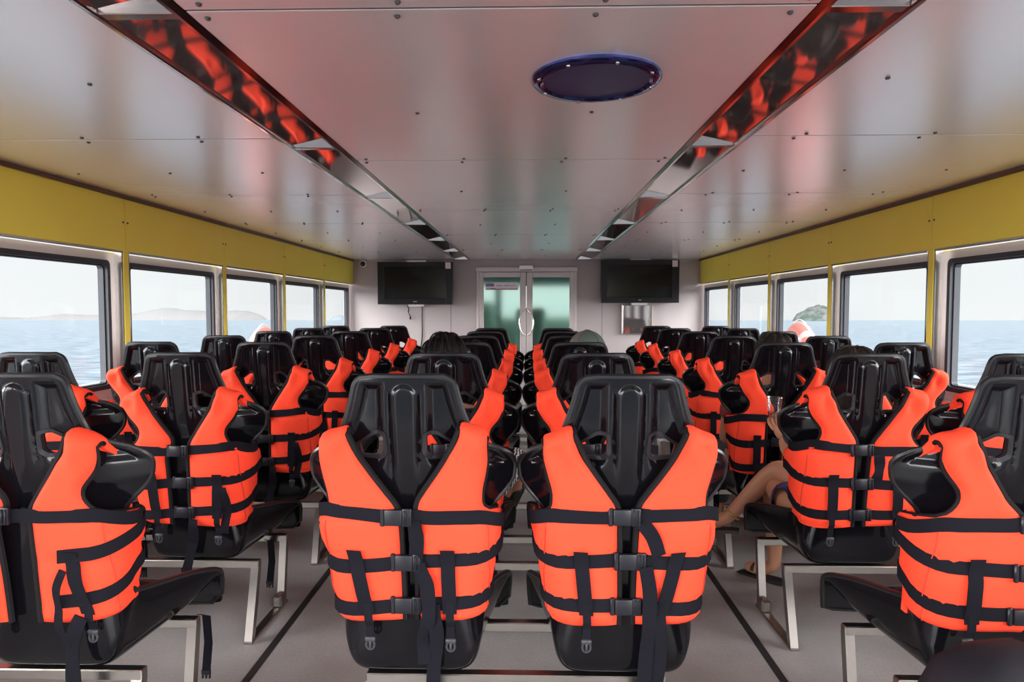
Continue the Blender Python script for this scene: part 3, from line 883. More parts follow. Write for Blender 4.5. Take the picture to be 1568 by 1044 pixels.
def make_vest(v):
    """mesh parts of a life vest pulled over a seat back; v: dict with the variant's own details"""
    r = random.Random(v.get('seed', 1)); parts = []
    ph = [r.uniform(0, 6.28) for _ in range(8)]
    gl, gr = v.get('gap', (0.0, 0.0)); arm = v.get('arm', 0.036)
    def aio(sg, d):
        g = gl if sg < 0 else gr
        return lerp(A_IN, d)+g*sstep(0.3, 0.4, d), lerp(A_OUT, d)-arm*math.exp(-((d-0.285)/0.055)**2)
    def thick(sg, a, d):
        ai, ao = aio(sg, d); k = (abs(a)-ai)/max(1e-6, ao-ai)
        k = max(0, min(1, k))
        e = 1-abs(2*k-1)**6
        seg = min([abs(d-s_) for s_ in S_D]+[9])
        q = 0.72+0.28*sstep(0, 0.035, seg)
        bot = sstep(-0.004, 0.022, D_BOT-d)
        t = 0.011+0.021*e*q*(0.4+0.6*bot)
        if d > 0.34: t -= 0.010*sstep(0.17, 0.26, abs(a))*e
        w = math.exp(-((d-0.185)/0.03)**2)
        t += 0.009*w*math.sin(95*abs(a)+ph[0 if sg < 0 else 1]) + 0.003*math.sin(14*d+9*a+ph[2])*math.sin(23*abs(a)+ph[3])
        t += 0.005*math.exp(-((d-0.40)/0.03)**2)*math.sin(55*abs(a)+ph[4])*sstep(0.15, 0.22, abs(a))
        return t
    lift = {-1: v.get('shoulder', (0, 0))[0], 1: v.get('shoulder', (0, 0))[1]}
    def pt(sg, a, d, extra=0.0):
        p, n = vest_pt(a, d, thick(sg, a, d)+extra)
        p.z += lift[sg]*(1-sstep(0.13, 0.5, d))
        return p, n
    NR, NC = 44, 20
    for sg in (-1, 1):
        outer = []; inner = []
        # shoulder: over the top and down the other side
        SL = 0.030
        for q in range(9, 0, -1):
            rowo = []; rowi = []
            for c in range(NC):
                k = c/(NC-1); ai, ao = aio(sg, D_TOP); a = sg*(ai+(ao-ai)*k)
                dd = D_TOP+(k-0.3)*SL
                p, n = pt(sg, a, dd)
                base, _ = vest_pt(a, dd, 0.0); base.z += lift[sg]
                yc = base.y+0.014; rad = yc-p.y
                if q <= 5: an = PI*q/5; zz = p.z+rad*0.55*math.sin(an); yy = yc-rad*math.cos(an)
                else:
                    zz = p.z-(q-5)*0.055; yy = max(yc+rad, surf(p.x, dd+(q-5)*0.055-lift[sg]).y+0.040)
                rowo.append(Vector((p.x, yy, zz)))
                rowi.append(Vector((p.x, yc+(yy-yc)*0.35, zz-0.010) if q <= 5 else (p.x, yy-0.018, zz)))
            outer.append(rowo); inner.append(rowi)
        for i in range(NR):
            f = i/(NR-1); d = D_TOP+(D_BOT-D_TOP)*f
            ai, ao = aio(sg, d); ro = []; ri = []
            for c in range(NC):
                k = c/(NC-1); a = sg*(ai+(ao-ai)*k)
                dd = d+(k-0.3)*SL*max(0, 1-f*2.5)+0.008*f*math.sin(5*a+ph[5])*f
                ro.append(pt(sg, a, dd)[0])
                b, _ = vest_pt(a, dd, 0.002); b.z += lift[sg]*(1-sstep(0.13, 0.5, d)); ri.append(b)
            outer.append(ro); inner.append(ri)
        R = len(outer); vs = []
        for row in outer: vs += row
        for row in inner: vs += row
        o = R*NC; fs = []
        for i in range(R-1):
            for c in range(NC-1):
                a = i*NC+c
                fs.append((a, a+1, a+NC+1, a+NC)); fs.append((o+a, o+a+NC, o+a+NC+1, o+a+1))
            fs.append((i*NC, i*NC+NC, o+i*NC+NC, o+i*NC)); e_ = NC-1
            fs.append((i*NC+e_, o+i*NC+e_, o+i*NC+NC+e_, i*NC+NC+e_))
        for c in range(NC-1):
            fs.append((c, o+c, o+c+1, c+1)); z_ = (R-1)*NC
            fs.append((z_+c, z_+c+1, o+z_+c+1, o+z_+c))
        parts.append(('foam_panel', MB().add(vs, fs).mesh('foam_panel', 'orange', 70)))
        sp = [pt(sg, sg*0.196, 0.375+(D_BOT-0.38)*i/14, 0.0006)[0] for i in range(15)]
        parts.append(('foam_panel/seam', MB().tube(sp, 0.0016, 4).mesh('seam', 'seam_thread', True)))
        # black binding round the neck and down the opening
        def mid(i, c): return (outer[i][c]+inner[i][c])/2
        path = [mid(i, 0) for i in range(4, R)]
        path = [p+Vector((-sg*0.001, -0.004, 0)) for p in path]
        parts.append(('foam_panel/neck_binding', MB().tube(path, 0.0085, 6).mesh('neck_binding', 'piping', True)))
        armp = [mid(i, NC-1)+Vector((0, -0.004, 0)) for i in range(5, 9+int(NR*0.46))]
        parts.append(('foam_panel/armhole_binding', MB().tube(armp, 0.006, 6).mesh('armhole_binding', 'piping', True)))
    # plain front half, inside the seat
    vs = []; fs = []
    for i in range(12):
        d = 0.30+0.37*i/11
        for c in range(12):
            x = -0.19+0.38*c/11
            vs.append((x, yb(d)+DV-0.03+0.02*math.sin(PI*c/11), H0-d-VZ))
    for i in range(12):
        d = 0.30+0.37*i/11
        for c in range(12):
            x = -0.19+0.38*c/11
            vs.append((x, yb(d)+DV-0.055, H0-d-VZ))
    for i in range(11):
        for c in range(11):
            a = i*12+c; fs.append((a, a+12, a+13, a+1)); fs.append((144+a, 144+a+1, 144+a+13, 144+a+12))
        fs.append((i*12, 144+i*12, 144+i*12+12, i*12+12)); fs.append((i*12+11, i*12+23, 144+i*12+23, 144+i*12+11))
    for c in range(11):
        fs.append((c, c+1, 144+c+1, 144+c)); fs.append((132+c, 144+132+c, 144+133+c, 133+c))
    parts.append(('back_panel', MB().add(vs, fs).mesh('back_panel', 'orange', 60)))
    # webbing straps round the body
    tl = v.get('strap_tilt', (0.0, 0.0, 0.0))
    def strap_d(k, a):
        s_ = S_D[k]
        rise = (0.004, 0.030, 0.040)[k]*sstep(0.16, 0.30, abs(a))
        return s_ + tl[k]*a - rise + 0.005*math.sin(6*a+ph[6]+k) - (0.0 if k else 0.008*sstep(0.0, 0.2, abs(a)))
    def on(a, d, extra=0.003):
        sg = -1 if a < 0 else 1
        ai, ao = aio(sg, d)
        if abs(a) < ai+0.012:   # bridge the opening
            pa, na = pt(-1, -(aio(-1, d)[0]+0.012), d, extra); pb, nb = pt(1, aio(1, d)[0]+0.012, d, extra)
            f = (a+aio(-1, d)[0]+0.012)/(aio(-1, d)[0]+aio(1, d)[0]+0.024)
            p = pa*(1-f)+pb*f; p.x = a
            return p, Vector((0, -1, 0))
        return pt(sg, a, d, extra)
    for k in range(3):
        pts = []; nr = []; sd = []
        amax = 0.285 if k == 0 else 0.375
        n = 44
        for i in range(n+1):
            sf = v.get('strap_from', (None,)*3)[k]
            a = -amax+2*amax*i/n if sf is None else sf+(amax-sf)*i/n
            dd = strap_d(k, a)
            if k == 0 and abs(a) > 0.175: dd += 0.030*sstep(0.175, 0.26, abs(a))
            p, nn = on(a, dd, 0.003 if not (k == 0 and abs(a) > 0.20) else 0.006); pts.append(p); nr.append(nn); sd.append((0, 0, 1))
        parts.append(('body_strap', MB().ribbon(pts, nr, sd, 0.036, 0.003).mesh('body_strap', 'webbing', 40)))
    # buckles
        bx = v.get('buckle_x', (-0.012, 0.0, 0.0))[k]
        if bx is None: continue
        p, nn = on(bx, strap_d(k, bx), 0.006)
        m = MB()
        m.bbox(p.x-0.034, p.x+0.012, p.y-0.014, p.y+0.001, p.z-0.021, p.z+0.021, 0.004, 2)
        m.bbox(p.x+0.011, p.x+0.036, p.y-0.011, p.y+0.001, p.z-0.023, p.z+0.023, 0.003, 2)
        m.bbox(p.x-0.046, p.x-0.033, p.y-0.009, p.y+0.0, p.z-0.024, p.z+0.024, 0.003)
        for q in (-0.012, 0.0, 0.012):
            m.bbox(p.x+0.016, p.x+0.019, p.y-0.016, p.y-0.009, p.z-0.019, p.z+0.019, 0.001) if q == 0 else m.bbox(p.x+0.024+q*0.4, p.x+0.027+q*0.4, p.y-0.0155, p.y-0.009, p.z-0.019, p.z+0.019, 0.001)
        parts.append(('body_strap/buckle', m.mesh('buckle', 'buckle', 40)))
    # short upright straps with hanging clips
    up = v.get('upright', (-0.122, 0.118)); sl = v.get('slant', (0.10, -0.04))
    for q, (a0, s_) in enumerate(zip(up, sl)):
        pts = []; nr = []; sd = []
        for i in range(13):
            d = S_D[1]-0.034+(S_D[2]+0.018-S_D[1]+0.034)*i/12
            p, nn = on(a0+s_*(d-S_D[1]), d, 0.0075); pts.append(p); nr.append(nn); sd.append((1, 0, -s_*0.5))
        parts.append(('upright_strap', MB().ribbon(pts, nr, sd, 0.037, 0.003).mesh('upright_strap', 'webbing', 40)))
        pe = pts[-1]; top = pe+Vector((0, -0.001, 0.03)); m = MB()
        dr = v.get('drop', (0.072, 0.074))[q]; x = pe.x+s_*0.02
        m.ribbon([top, Vector((x, pe.y, pe.z-0.02)), Vector((x, pe.y+0.012, pe.z-dr*0.55)), Vector((x, pe.y+0.016, pe.z-dr))], [(0, -1, 0)]*4, [(1, 0, 0)]*4, 0.021, 0.003)
        parts.append(('upright_strap/clip_strap', m.mesh('clip_strap', 'webbing')))
        c = Vector((x, pe.y+0.014, pe.z-dr-0.014)); m = MB()
        m.bbox(c.x-0.014, c.x+0.014, c.y-0.006, c.y+0.005, c.z+0.002, c.z+0.016, 0.003)
        m.tube([(c.x+0.011*math.cos(t), c.y, c.z-0.006+0.013*math.sin(t)) for t in [2*PI*i/14 for i in range(14)]], 0.0032, 6, closed=True)
        m.bbox(c.x-0.003, c.x+0.003, c.y-0.004, c.y+0.004, c.z-0.016, c.z+0.004, 0.001)
        parts.append(('upright_strap/clip', m.mesh('clip', 'clip', 50)))
    # loose strap ends; points are (x, depth below the seat top, extra distance from the vest)
    for tail in v.get('tails', []):
        pts = []; nr = []; sd = []
        P = tail['p']; n = len(P); K = 18
        for i in range(K+1):
            f = i/K*(n-1)
            x = lerp([(j, P[j][0]) for j in range(n)], f); d = lerp([(j, P[j][1]) for j in range(n)], f); ex = lerp([(j, P[j][2]) for j in range(n)], f)
            if d < D_BOT-0.02: p, nn = on(x, d, ex)
            else:
                p, nn = on(x, D_BOT-0.02, ex); p.y += 0.02*sstep(D_BOT-0.02, D_BOT+0.08, d)
            p.x = x; p.z = H0-d-VZ
            pts.append(p); nr.append(Vector((0.25*math.sin(4*f+ph[7]), -1, 0)))
        for i in range(K+1):
            a = pts[max(0, i-1)]; b = pts[min(K, i+1)]; t = (b-a).normalized()
            s_ = t.cross(nr[i]).normalized(); sd.append(s_ if s_.x > 0 else -s_)
        parts.append(('loose_strap', MB().ribbon(pts, nr, sd, tail.get('w', 0.037), 0.003).mesh('loose_strap', 'webbing', 40)))
    # leg straps hanging under the front of the seat
    for (x, y, z0, z1) in v.get('leg_straps', []):
        pts = [Vector((x, y-0.04, z0+0.01-VZ)), Vector((x, y, z0-0.01-VZ)), Vector((x+0.004, y+0.004, (z0+z1)/2-VZ)), Vector((x-0.004, y, z1-VZ))]
        parts.append(('leg_strap', MB().ribbon(pts, [(-0.3, -1, 0)]*4, [(1, -0.3, 0)]*4, 0.034, 0.003).mesh('leg_strap', 'webbing')))
        m = MB(); q = pts[-1]
        m.bbox(q.x-0.016, q.x+0.016, q.y-0.008, q.y+0.004, q.z-0.004, q.z+0.014, 0.003)
        for dx in (-0.012, 0, 0.012): m.bbox(q.x+dx-0.003, q.x+dx+0.003, q.y-0.005, q.y+0.003, q.z-0.018, q.z-0.002, 0.001)
        parts.append(('leg_strap/strap_clip', m.mesh('strap_clip', 'buckle')))
    return parts
def place_vest(parts, x, y, label, rot=(0, 0, 0), dx=0.0, dz=0.0):
    t = thing('life_vest', label, 'life vest', (x+dx, y, VZ+dz), rot, 'orange life vests on the seats')
    last = {}
    for nm, me in parts:
        up, _, leaf = nm.rpartition('/')
        o = obj(leaf, me, last[up] if up else t)
        if not up: last[leaf] = o
    return t

VARS = {
 'front_left': dict(seed=11, arm=0.004, gap=(-0.002, 0.012), strap_tilt=(0.05, -0.06, -0.05), buckle_x=(-0.018, 0.004, 0.0), upright=(-0.128, 0.108), slant=(0.16, 0.02), shoulder=(-0.004, 0.006),
        tails=[dict(p=[(0.022, 0.372, 0.010), (0.028, 0.42, 0.009), (0.024, 0.49, 0.010)]), dict(p=[(0.030, 0.49, 0.016), (0.054, 0.55, 0.018), (0.058, 0.62, 0.022), (0.040, 0.70, 0.020), (0.042, 0.77, 0.016)]), dict(p=[(0.066, 0.60, 0.012), (0.076, 0.68, 0.014), (0.066, 0.78, 0.010), (0.058, 0.90, 0.006), (0.040, 1.02, 0.0)])]),
 'front_right': dict(seed=23, arm=0.008, gap=(0.004, 0.008), strap_tilt=(0.0, 0.02, 0.02), buckle_x=(-0.006, 0.012, 0.004), upright=(-0.118, 0.120), slant=(0.10, -0.22), shoulder=(-0.004, 0.0),
        tails=[dict(p=[(0.034, 0.372, 0.010), (0.062, 0.41, 0.010), (0.078, 0.458, 0.010)]), dict(p=[(0.046, 0.49, 0.014), (0.058, 0.58, 0.018), (0.054, 0.70, 0.022), (0.048, 0.86, 0.012), (0.044, 1.02, 0.0)]), dict(p=[(0.082, 0.62, 0.010), (0.088, 0.72, 0.016), (0.078, 0.86, 0.006), (0.070, 1.0, 0.0)])]),
 'a': dict(seed=31, gap=(0.055, -0.004), strap_tilt=(-0.06, -0.06, -0.08), upright=(-0.12, 0.13), slant=(0.05, -0.05), shoulder=(0, 0.012),
        tails=[dict(p=[(0.03, 0.63, 0.012), (0.02, 0.72, 0.014), (-0.01, 0.84, 0.008)]), dict(p=[(0.150, 0.50, 0.014), (0.160, 0.58, 0.014), (0.148, 0.685, 0.014)], w=0.034)], leg_straps=[(0.19, 0.40, 0.30, 0.10), (-0.2, 0.42, 0.30, 0.14)]),
 'b': dict(seed=47, gap=(0.012, 0.006), strap_tilt=(0.05, 0.05, 0.03), upright=(-0.115, 0.12), slant=(0.0, 0.06), shoulder=(0.010, 0.0),
        tails=[dict(p=[(0.045, 0.372, 0.010), (0.05, 0.42, 0.010), (0.045, 0.47, 0.010)])]),
 'c': dict(seed=59, gap=(0.0, 0.012), strap_tilt=(0.02, -0.03, -0.02), upright=(-0.13, 0.11), slant=(-0.04, -0.06), shoulder=(0.006, 0.006),
        tails=[dict(p=[(0.03, 0.50, 0.012), (0.045, 0.60, 0.016), (0.04, 0.72, 0.014), (0.03, 0.82, 0.006)])], leg_straps=[(0.17, 0.42, 0.30, 0.12)]),
 'near_left': dict(seed=67, gap=(0.06, 0.0), strap_from=(None, 0.088, 0.082), buckle_x=(-0.055, None, None), strap_tilt=(0.03, -0.16, -0.18), upright=(-0.12, 0.130), slant=(0.05, 0.10), shoulder=(0.0, 0.0), drop=(0.07, 0.05),
        tails=[dict(p=[(0.105, 0.50, 0.012), (0.085, 0.56, 0.016), (0.085, 0.64, 0.016), (0.10, 0.72, 0.014)], w=0.02), dict(p=[(0.14, 0.63, 0.010), (0.115, 0.70, 0.016), (0.105, 0.80, 0.012), (0.11, 0.92, 0.006)])],
        leg_straps=[(0.215, 0.46, 0.30, 0.085), (0.215, 0.56, 0.27, 0.055)]),
 'near_right': dict(seed=71, gap=(-0.045, 0.07), buckle_x=(0.030, 0.026, 0.022), strap_tilt=(-0.05, 0.10, 0.10), upright=(-0.115, 0.12), slant=(0.0, 0.0), shoulder=(0.010, 0.0), drop=(0.045, 0.06), tails=[]),
}
VP = {k: make_vest(v) for k, v in VARS.items()}

# ------------------------------------------------------------------ rows
ROW = [1.67 + 0.805*i for i in range(7)]
ORD = ['nearest', 'second', 'third', 'fourth', 'fifth', 'sixth', 'seventh']
XA, XW, XC = 1.285, 1.855, 0.285
cols = [('left window', -XW, range(1, 7)), ('left aisle', -XA, range(0, 7)), ('left centre', -XC, range(0, 6)), ('right centre', XC, range(0, 6)), ('right aisle', XA, range(0, 7)), ('right window', XW, range(1, 7))]
pick = random.Random(5)
for cname, x, rows in cols:
    for k, i in enumerate(rows):
        where = ('the %s seat from the camera in the %s column' % (ORD[k], cname)) if k else ('the nearest seat of the %s column' % cname)
        seat_label = ('black moulded bucket seat, %s from the camera in the %s column' % (ORD[k], cname)) if k else ('black moulded bucket seat, nearest to the camera in the %s column' % cname)
        y = ROW[i]
        place_seat(x, y, seat_label)
        if cname == 'left centre' and i == 0: key = 'front_left'
        elif cname == 'right centre' and i == 0: key = 'front_right'
        elif cname == 'left aisle' and i == 0: key = 'near_left'
        elif cname == 'right aisle' and i == 0: key = 'near_right'
        elif cname == 'left aisle' and i == 1: key = 'a'
        elif cname == 'right aisle' and i == 1: key = 'b'
        else: key = pick.choice(['a', 'b', 'c'] if cname not in ('left centre', 'right centre') else ['b', 'c'])
        j = 0.0 if key.startswith('front') else 1.0
        place_vest(VP[key], x, y, 'orange life vest strapped round '+where, (0, j*math.radians(pick.uniform(-1.4, 1.4)), 0), j*pick.uniform(-0.008, 0.008), j*pick.uniform(-0.012, 0.004))
for i, y in enumerate(ROW):
    nm = ORD[i]
    place_frame(-2.09, -1.055, y, 'steel leg frame under the %s row of seats on the left side' % nm)
    place_frame(1.045, 2.09, y, 'steel leg frame under the %s row of seats on the right side' % nm)
    if i < 6:
        place_frame(-0.40, 0.39, y, 'steel leg frame under the %s pair of centre seats' % nm)

# ------------------------------------------------------------------ people
def skin_mesh(chains, mats, sub=2):
    """chains: list of (points, radii, links) -> one smooth skinned mesh"""
    vs = []; es = []; rad = []; roots = []
    for pts, rs, ln in chains:
        o = len(vs); vs += [tuple(p) for p in pts]; rad += list(rs); es += [(a+o, b+o) for a, b in ln]; roots.append(o)
    me = bpy.data.meshes.new('sk'); me.from_pydata(vs, es, [])
    o = bpy.data.objects.new('sk_tmp', me); COL.objects.link(o)
    md = o.modifiers.new('sk', 'SKIN'); md.use_smooth_shade = True; md.branch_smoothing = 0.4
    for i, sv in enumerate(me.skin_vertices[0].data):
        sv.radius = (rad[i], rad[i]); sv.use_root = i in roots
    sb = o.modifiers.new('sb', 'SUBSURF'); sb.levels = sub; sb.render_levels = sub
    dg = bpy.context.evaluated_depsgraph_get()
    m2 = bpy.data.meshes.new_from_object(o.evaluated_get(dg))
    bpy.data.objects.remove(o)
    return m2
def mesh_to_mb(me, mb, mi=0):
    mb.cur = mi
    mb.add([v.co[:] for v in me.vertices], [tuple(p.vertices) for p in me.polygons])
def head_geom(mb, c, R, yaw=0.0):
    """head facing +Y: skull, brow, nose, jaw, ears"""
    nu, nv = 28, 22; vs = []; cs, sn = math.cos(yaw), math.sin(yaw)
    for i in range(nv+1):
        th = PI*i/nv
        for j in range(nu):
            p_ = 2*PI*j/nu; x = math.sin(th)*math.cos(p_); y = math.sin(th)*math.sin(p_); z = math.cos(th)
            X, Y, Z = x*0.78, y*0.95, z*1.15
            if z < -0.2:
                k = (-z-0.2)/0.8; X *= 1-0.34*k; Y = Y*(1-0.30*k)+0.16*k
            if y > 0:
                nose = math.exp(-(x/0.13)**2)*math.exp(-((z+0.14)/0.17)**2)*sstep(0.4, 0.9, y)
                Y += 0.20*nose
                eye = (math.exp(-((abs(x)-0.34)/0.14)**2)*math.exp(-((z-0.08)/0.12)**2))*sstep(0.4, 0.9, y); Y -= 0.07*eye
                lip = math.exp(-(x/0.26)**2)*math.exp(-((z+0.46)/0.07)**2)*sstep(0.3, 0.8, y); Y += 0.06*lip
            vs.append((c[0]+R*(X*cs-Y*sn), c[1]+R*(X*sn+Y*cs), c[2]+R*Z))
    fs = [(i*nu+j, (i+1)*nu+j, (i+1)*nu+(j+1) % nu, i*nu+(j+1) % nu) for i in range(nv) for j in range(nu)]
    mb.cur = 0; mb.add(vs, fs)
    def loc(X, Y, Z): return (c[0]+R*(X*cs-Y*sn), c[1]+R*(X*sn+Y*cs), c[2]+R*Z)
    for sg in (-1, 1):
        mb.cur = 0; mb.ball(loc(sg*0.80, -0.05, -0.02), R*0.10, R*0.20, R*0.30, 10, 8)
        mb.cur = 1; mb.ball(loc(sg*0.29, 0.80, 0.09), R*0.13, R*0.10, R*0.09, 10, 8)
    mb.cur = 2; mb.ball(loc(0, 0.93, -0.52), R*0.24, R*0.07, R*0.055, 12, 8)
def hand_chains(w, dirv, upv, curl, right):
    """fingers rooted in the palm; each its own chain"""
    w = Vector(w); f = Vector(dirv).normalized(); u = Vector(upv); u = (u-f*u.dot(f)).normalized(); s = f.cross(u)
    if right: s = -s
    ch = []; palm = w+f*0.045
    ch.append(([w, w+f*0.03, w+f*0.075], [0.022, 0.028, 0.026], [(0, 1), (1, 2)]))
    for k, (off, ln) in enumerate(((0.030, 0.066), (0.011, 0.075), (-0.009, 0.070), (-0.028, 0.055))):
        p0 = w+f*0.050+s*off*0.7; p1 = w+f*0.088+s*off
        a = curl; d1 = f*math.cos(a)-u*math.sin(a); d2 = f*math.cos(2*a)-u*math.sin(2*a); d3 = f*math.cos(2.7*a)-u*math.sin(2.7*a)
        p2 = p1+d1*ln*0.45; p3 = p2+d2*ln*0.32; p4 = p3+d3*ln*0.25
        ch.append(([p0, p1, p2, p3, p4], [0.011, 0.0098, 0.0088, 0.0082, 0.0072], [(0, 1), (1, 2), (2, 3), (3, 4)]))
    t0 = w+f*0.025+s*0.018; t1 = w+f*0.045+s*0.042-u*0.008; t2 = t1+f*0.028+s*0.014-u*0.014; t3 = t2+f*0.022-u*0.014-s*0.003
    ch.append(([t0, t1, t2, t3], [0.013, 0.0115, 0.0100, 0.0082], [(0, 1), (1, 2), (2, 3)]))
    return ch
def person(J, label, shirt, hair_builder, lower):
    """J: joint positions in the cabin, pelvis first"""
    pel = Vector(J['pelvis'])
    t = thing('person', label, 'person', (pel.x, pel.y, pel.z))
    L = {k: Vector(v)-pel for k, v in J.items() if k[:3] not in ('hd_', 'hu_', 'hc_')}
    chest = L['neck']*0.70+Vector((0, 0.015, 0)); waist = L['neck']*0.32
    hd = L['head']
    pts = [Vector((0, 0, 0)), waist, chest, L['neck'], hd-Vector((0, 0.01, 0.05))]
    rs = [0.135, 0.122, 0.132, 0.055, 0.050]; ln = [(0, 1), (1, 2), (2, 3), (3, 4)]
    def limb(root, ps, rr):
        a = root
        for p, r_ in zip(ps, rr):
            pts.append(p); rs.append(r_); ln.append((a, len(pts)-1)); a = len(pts)-1
    for s in ('l', 'r'):
        limb(2, [L['sh_'+s], (L['sh_'+s]+L['el_'+s])/2, L['el_'+s], (L['el_'+s]*0.6+L['wr_'+s]*0.4), L['wr_'+s]], [0.056, 0.046, 0.038, 0.035, 0.024])
        h, k, a = L['hip_'+s], L['kn_'+s], L['an_'+s]
        limb(0, [h, h*0.5+k*0.5, k, k*0.68+a*0.32, a*0.85+k*0.15, a], [0.088, 0.076, 0.056, 0.052, 0.034, 0.034])
        f = L['toe_'+s]; dirf = (f-a); dirf.z *= 1
        limb(len(pts)-1, [a+dirf*0.45+Vector((0, 0, -0.012)), a+dirf*0.8, f], [0.036, 0.032, 0.020])
    chains = [(pts, rs, ln)]
    for s in ('l', 'r'):
        chains += hand_chains(L['wr_'+s], J.get('hd_'+s, (0, 1, -0.2)), J.get('hu_'+s, (0, 0, 1)), J.get('hc_'+s, 0.35), s == 'r')
    body = skin_mesh(chains, ['skin'])
    mb = MB(); mesh_to_mb(body, mb, 0)
    head_geom(mb, hd, 0.098)
    bo = mb.build('body', ['skin', 'eye', 'lips'], t, True)
    # shirt: torso and upper arms
    sp = [Vector((0, 0, 0.02)), waist, chest, L['neck']*0.93]; sr = [0.150, 0.138, 0.150, 0.085]; sl = [(0, 1), (1, 2), (2, 3)]
    for s in ('l', 'r'):
        b = len(sp); sp += [L['sh_'+s], L['sh_'+s]*0.45+L['el_'+s]*0.55]; sr += [0.070, 0.060]; sl += [(2, b), (b, b+1)]
    sm = skin_mesh([(sp, sr, sl)], ['x']); m2 = MB(); mesh_to_mb(sm, m2); m2.build('shirt', shirt, t, True)
    # lower garment
    lname, lmat, frac = lower
    sp = [Vector((0, 0, 0.03)), Vector((0, 0, -0.02))]; sr = [0.145, 0.145]; sl = [(0, 1)]
    for s in ('l', 'r'):
        h, k, a = L['hip_'+s], L['kn_'+s], L['an_'+s]; b = len(sp)
        if frac <= 1: sp += [h, h*(1-frac)+k*frac]; sr += [0.100, 0.086]; sl += [(1, b), (b, b+1)]
        else:
            q = frac-1; sp += [h, (h+k)/2, k, k*(1-q)+a*q]; sr += [0.100, 0.090, 0.068, 0.058]; sl += [(1, b), (b, b+1), (b+1, b+2), (b+2, b+3)]
    sm = skin_mesh([(sp, sr, sl)], ['x']); m2 = MB(); mesh_to_mb(sm, m2); m2.build(lname, lmat, t, True)
    hair_builder(t, hd, 0.098)
    return t, L
def hair_cap(matname, long=0.0, puff=1.0, seed=1):
    def f(t, c, R):
        r = random.Random(seed); vs = []; nu, nv = 40, 20
        lim = 2.0+0.0*long
        for i in range(nv+1):
            for j in range(nu):
                p_ = 2*PI*j/nu; front = max(0, math.sin(p_))
                th = (lim-1.05*front**1.5)*i/nv
                w = 1+0.035*math.sin(9*p_+3*th)+0.02*r.uniform(-1, 1)
                x = 0.90*puff*w*math.sin(th)*math.cos(p_); y = 1.06*puff*w*math.sin(th)*math.sin(p_)-0.03; z = 1.24*w*math.cos(th)
                if long and front < 0.35 and th > 1.5:
                    k = (th-1.5)/(lim-1.5); z -= long*k*(1-front); x *= 1+0.15*k
                vs.append((c.x+R*x, c.y+R*y, c.z+R*z))
        fs = [(i*nu+j, (i+1)*nu+j, (i+1)*nu+(j+1) % nu, i*nu+(j+1) % nu) for i in range(nv) for j in range(nu)]
        n1 = len(vs); inner = [(c.x+(v_[0]-c.x)*0.90, c.y+(v_[1]-c.y)*0.90, c.z+(v_[2]-c.z)*0.92) for v_ in vs]
        fs += [tuple(n1+q for q in reversed(ff)) for ff in list(fs)]
        fs += [(nv*nu+j, n1+nv*nu+j, n1+nv*nu+(j+1) % nu, nv*nu+(j+1) % nu) for j in range(nu)]
        m = MB().add(vs+inner, fs)
        for k in range(26):     # stray locks
            p_ = r.uniform(0, 2*PI); th = r.uniform(0.1, 1.3); pts = []
            for q in range(5):
                a = th+q*0.14; ww = 1.02+0.05*math.sin(q*0.8)
                pts.append((c.x+R*0.92*puff*ww*math.sin(a)*math.cos(p_), c.y+R*(1.08*puff*ww*math.sin(a)*math.sin(p_)-0.03), c.z+R*1.26*ww*math.cos(a)))
            m.tube(pts, [0.003, 0.004, 0.004, 0.003, 0.0012], 5)
        m.build('hair', matname, t, True)
    return f
def cap_builder(t, c, R):
    hair_cap('hair', 0.2, 0.95, 4)(t, c-Vector((0, 0, 0.012)), R*0.97)
    vs = []; nu, nv = 36, 12
    m = MB()
    for i in range(nv+1):
        th = 1.50*i/nv
        for j in range(nu):
            p_ = 2*PI*j/nu; w = 1+0.012*math.cos(6*p_)
            vs.append((c.x+R*1.06*w*math.sin(th)*math.cos(p_), c.y+R*1.18*w*math.sin(th)*math.sin(p_), c.z+R*(1.38*math.cos(th)**0.8*1.0+0.02)))
    fs = [(i*nu+j, (i+1)*nu+j, (i+1)*nu+(j+1) % nu, i*nu+(j+1) % nu) for i in range(nv) for j in range(nu)]
    mi = [0 if (2*PI*(k % nu)/nu) % (2*PI) > 1.9 and (2*PI*(k % nu)/nu) < 4.1 else 1 for k in range(nv*nu)]
    m.v = vs; m.f = fs; m.mi = mi
    m.build('cap', ['cap_brown', 'cap_green'], t, True)
    band = [(c.x+R*1.075*math.cos(a), c.y+R*1.195*math.sin(a), c.z+R*0.14) for a in [2*PI*i/36 for i in range(36)]]
    MB().tube(band, 0.009, 6, closed=True).build('cap_band', 'cap_green', t, True)
    # peak
    vs = []
    for i in range(13):
        a = 0.45+ (PI-0.9)*i/12
        for rr, zz in ((1.10, 0.12), (1.75 if 2 < i < 10 else 1.45, 0.02), (1.75 if 2 < i < 10 else 1.45, -0.02), (1.10, 0.07)):
            vs.append((c.x+R*rr*0.98*math.cos(a), c.y+R*rr*1.06*math.sin(a), c.z+R*zz))
    fs = [(i*4+k, i*4+(k+1) % 4, i*4+4+(k+1) % 4, i*4+4+k) for i in range(12) for k in range(4)]+[(0, 1, 2, 3), (51, 50, 49, 48)]
    MB().add(vs, fs).build('cap_peak', 'cap_green', t, True)
    for a in (0.9, 2.2):
        pts = [(c.x+R*1.07*math.sin(th)*math.cos(a+PI), c.y+R*1.19*math.sin(th)*math.sin(a+PI), c.z+R*(1.385*max(0, math.cos(th))**0.8+0.025)) for th in [1.48*i/10 for i in range(11)]]
        MB().tube(pts, 0.004, 5).build('cap_seam', 'cap_brown', t, True)

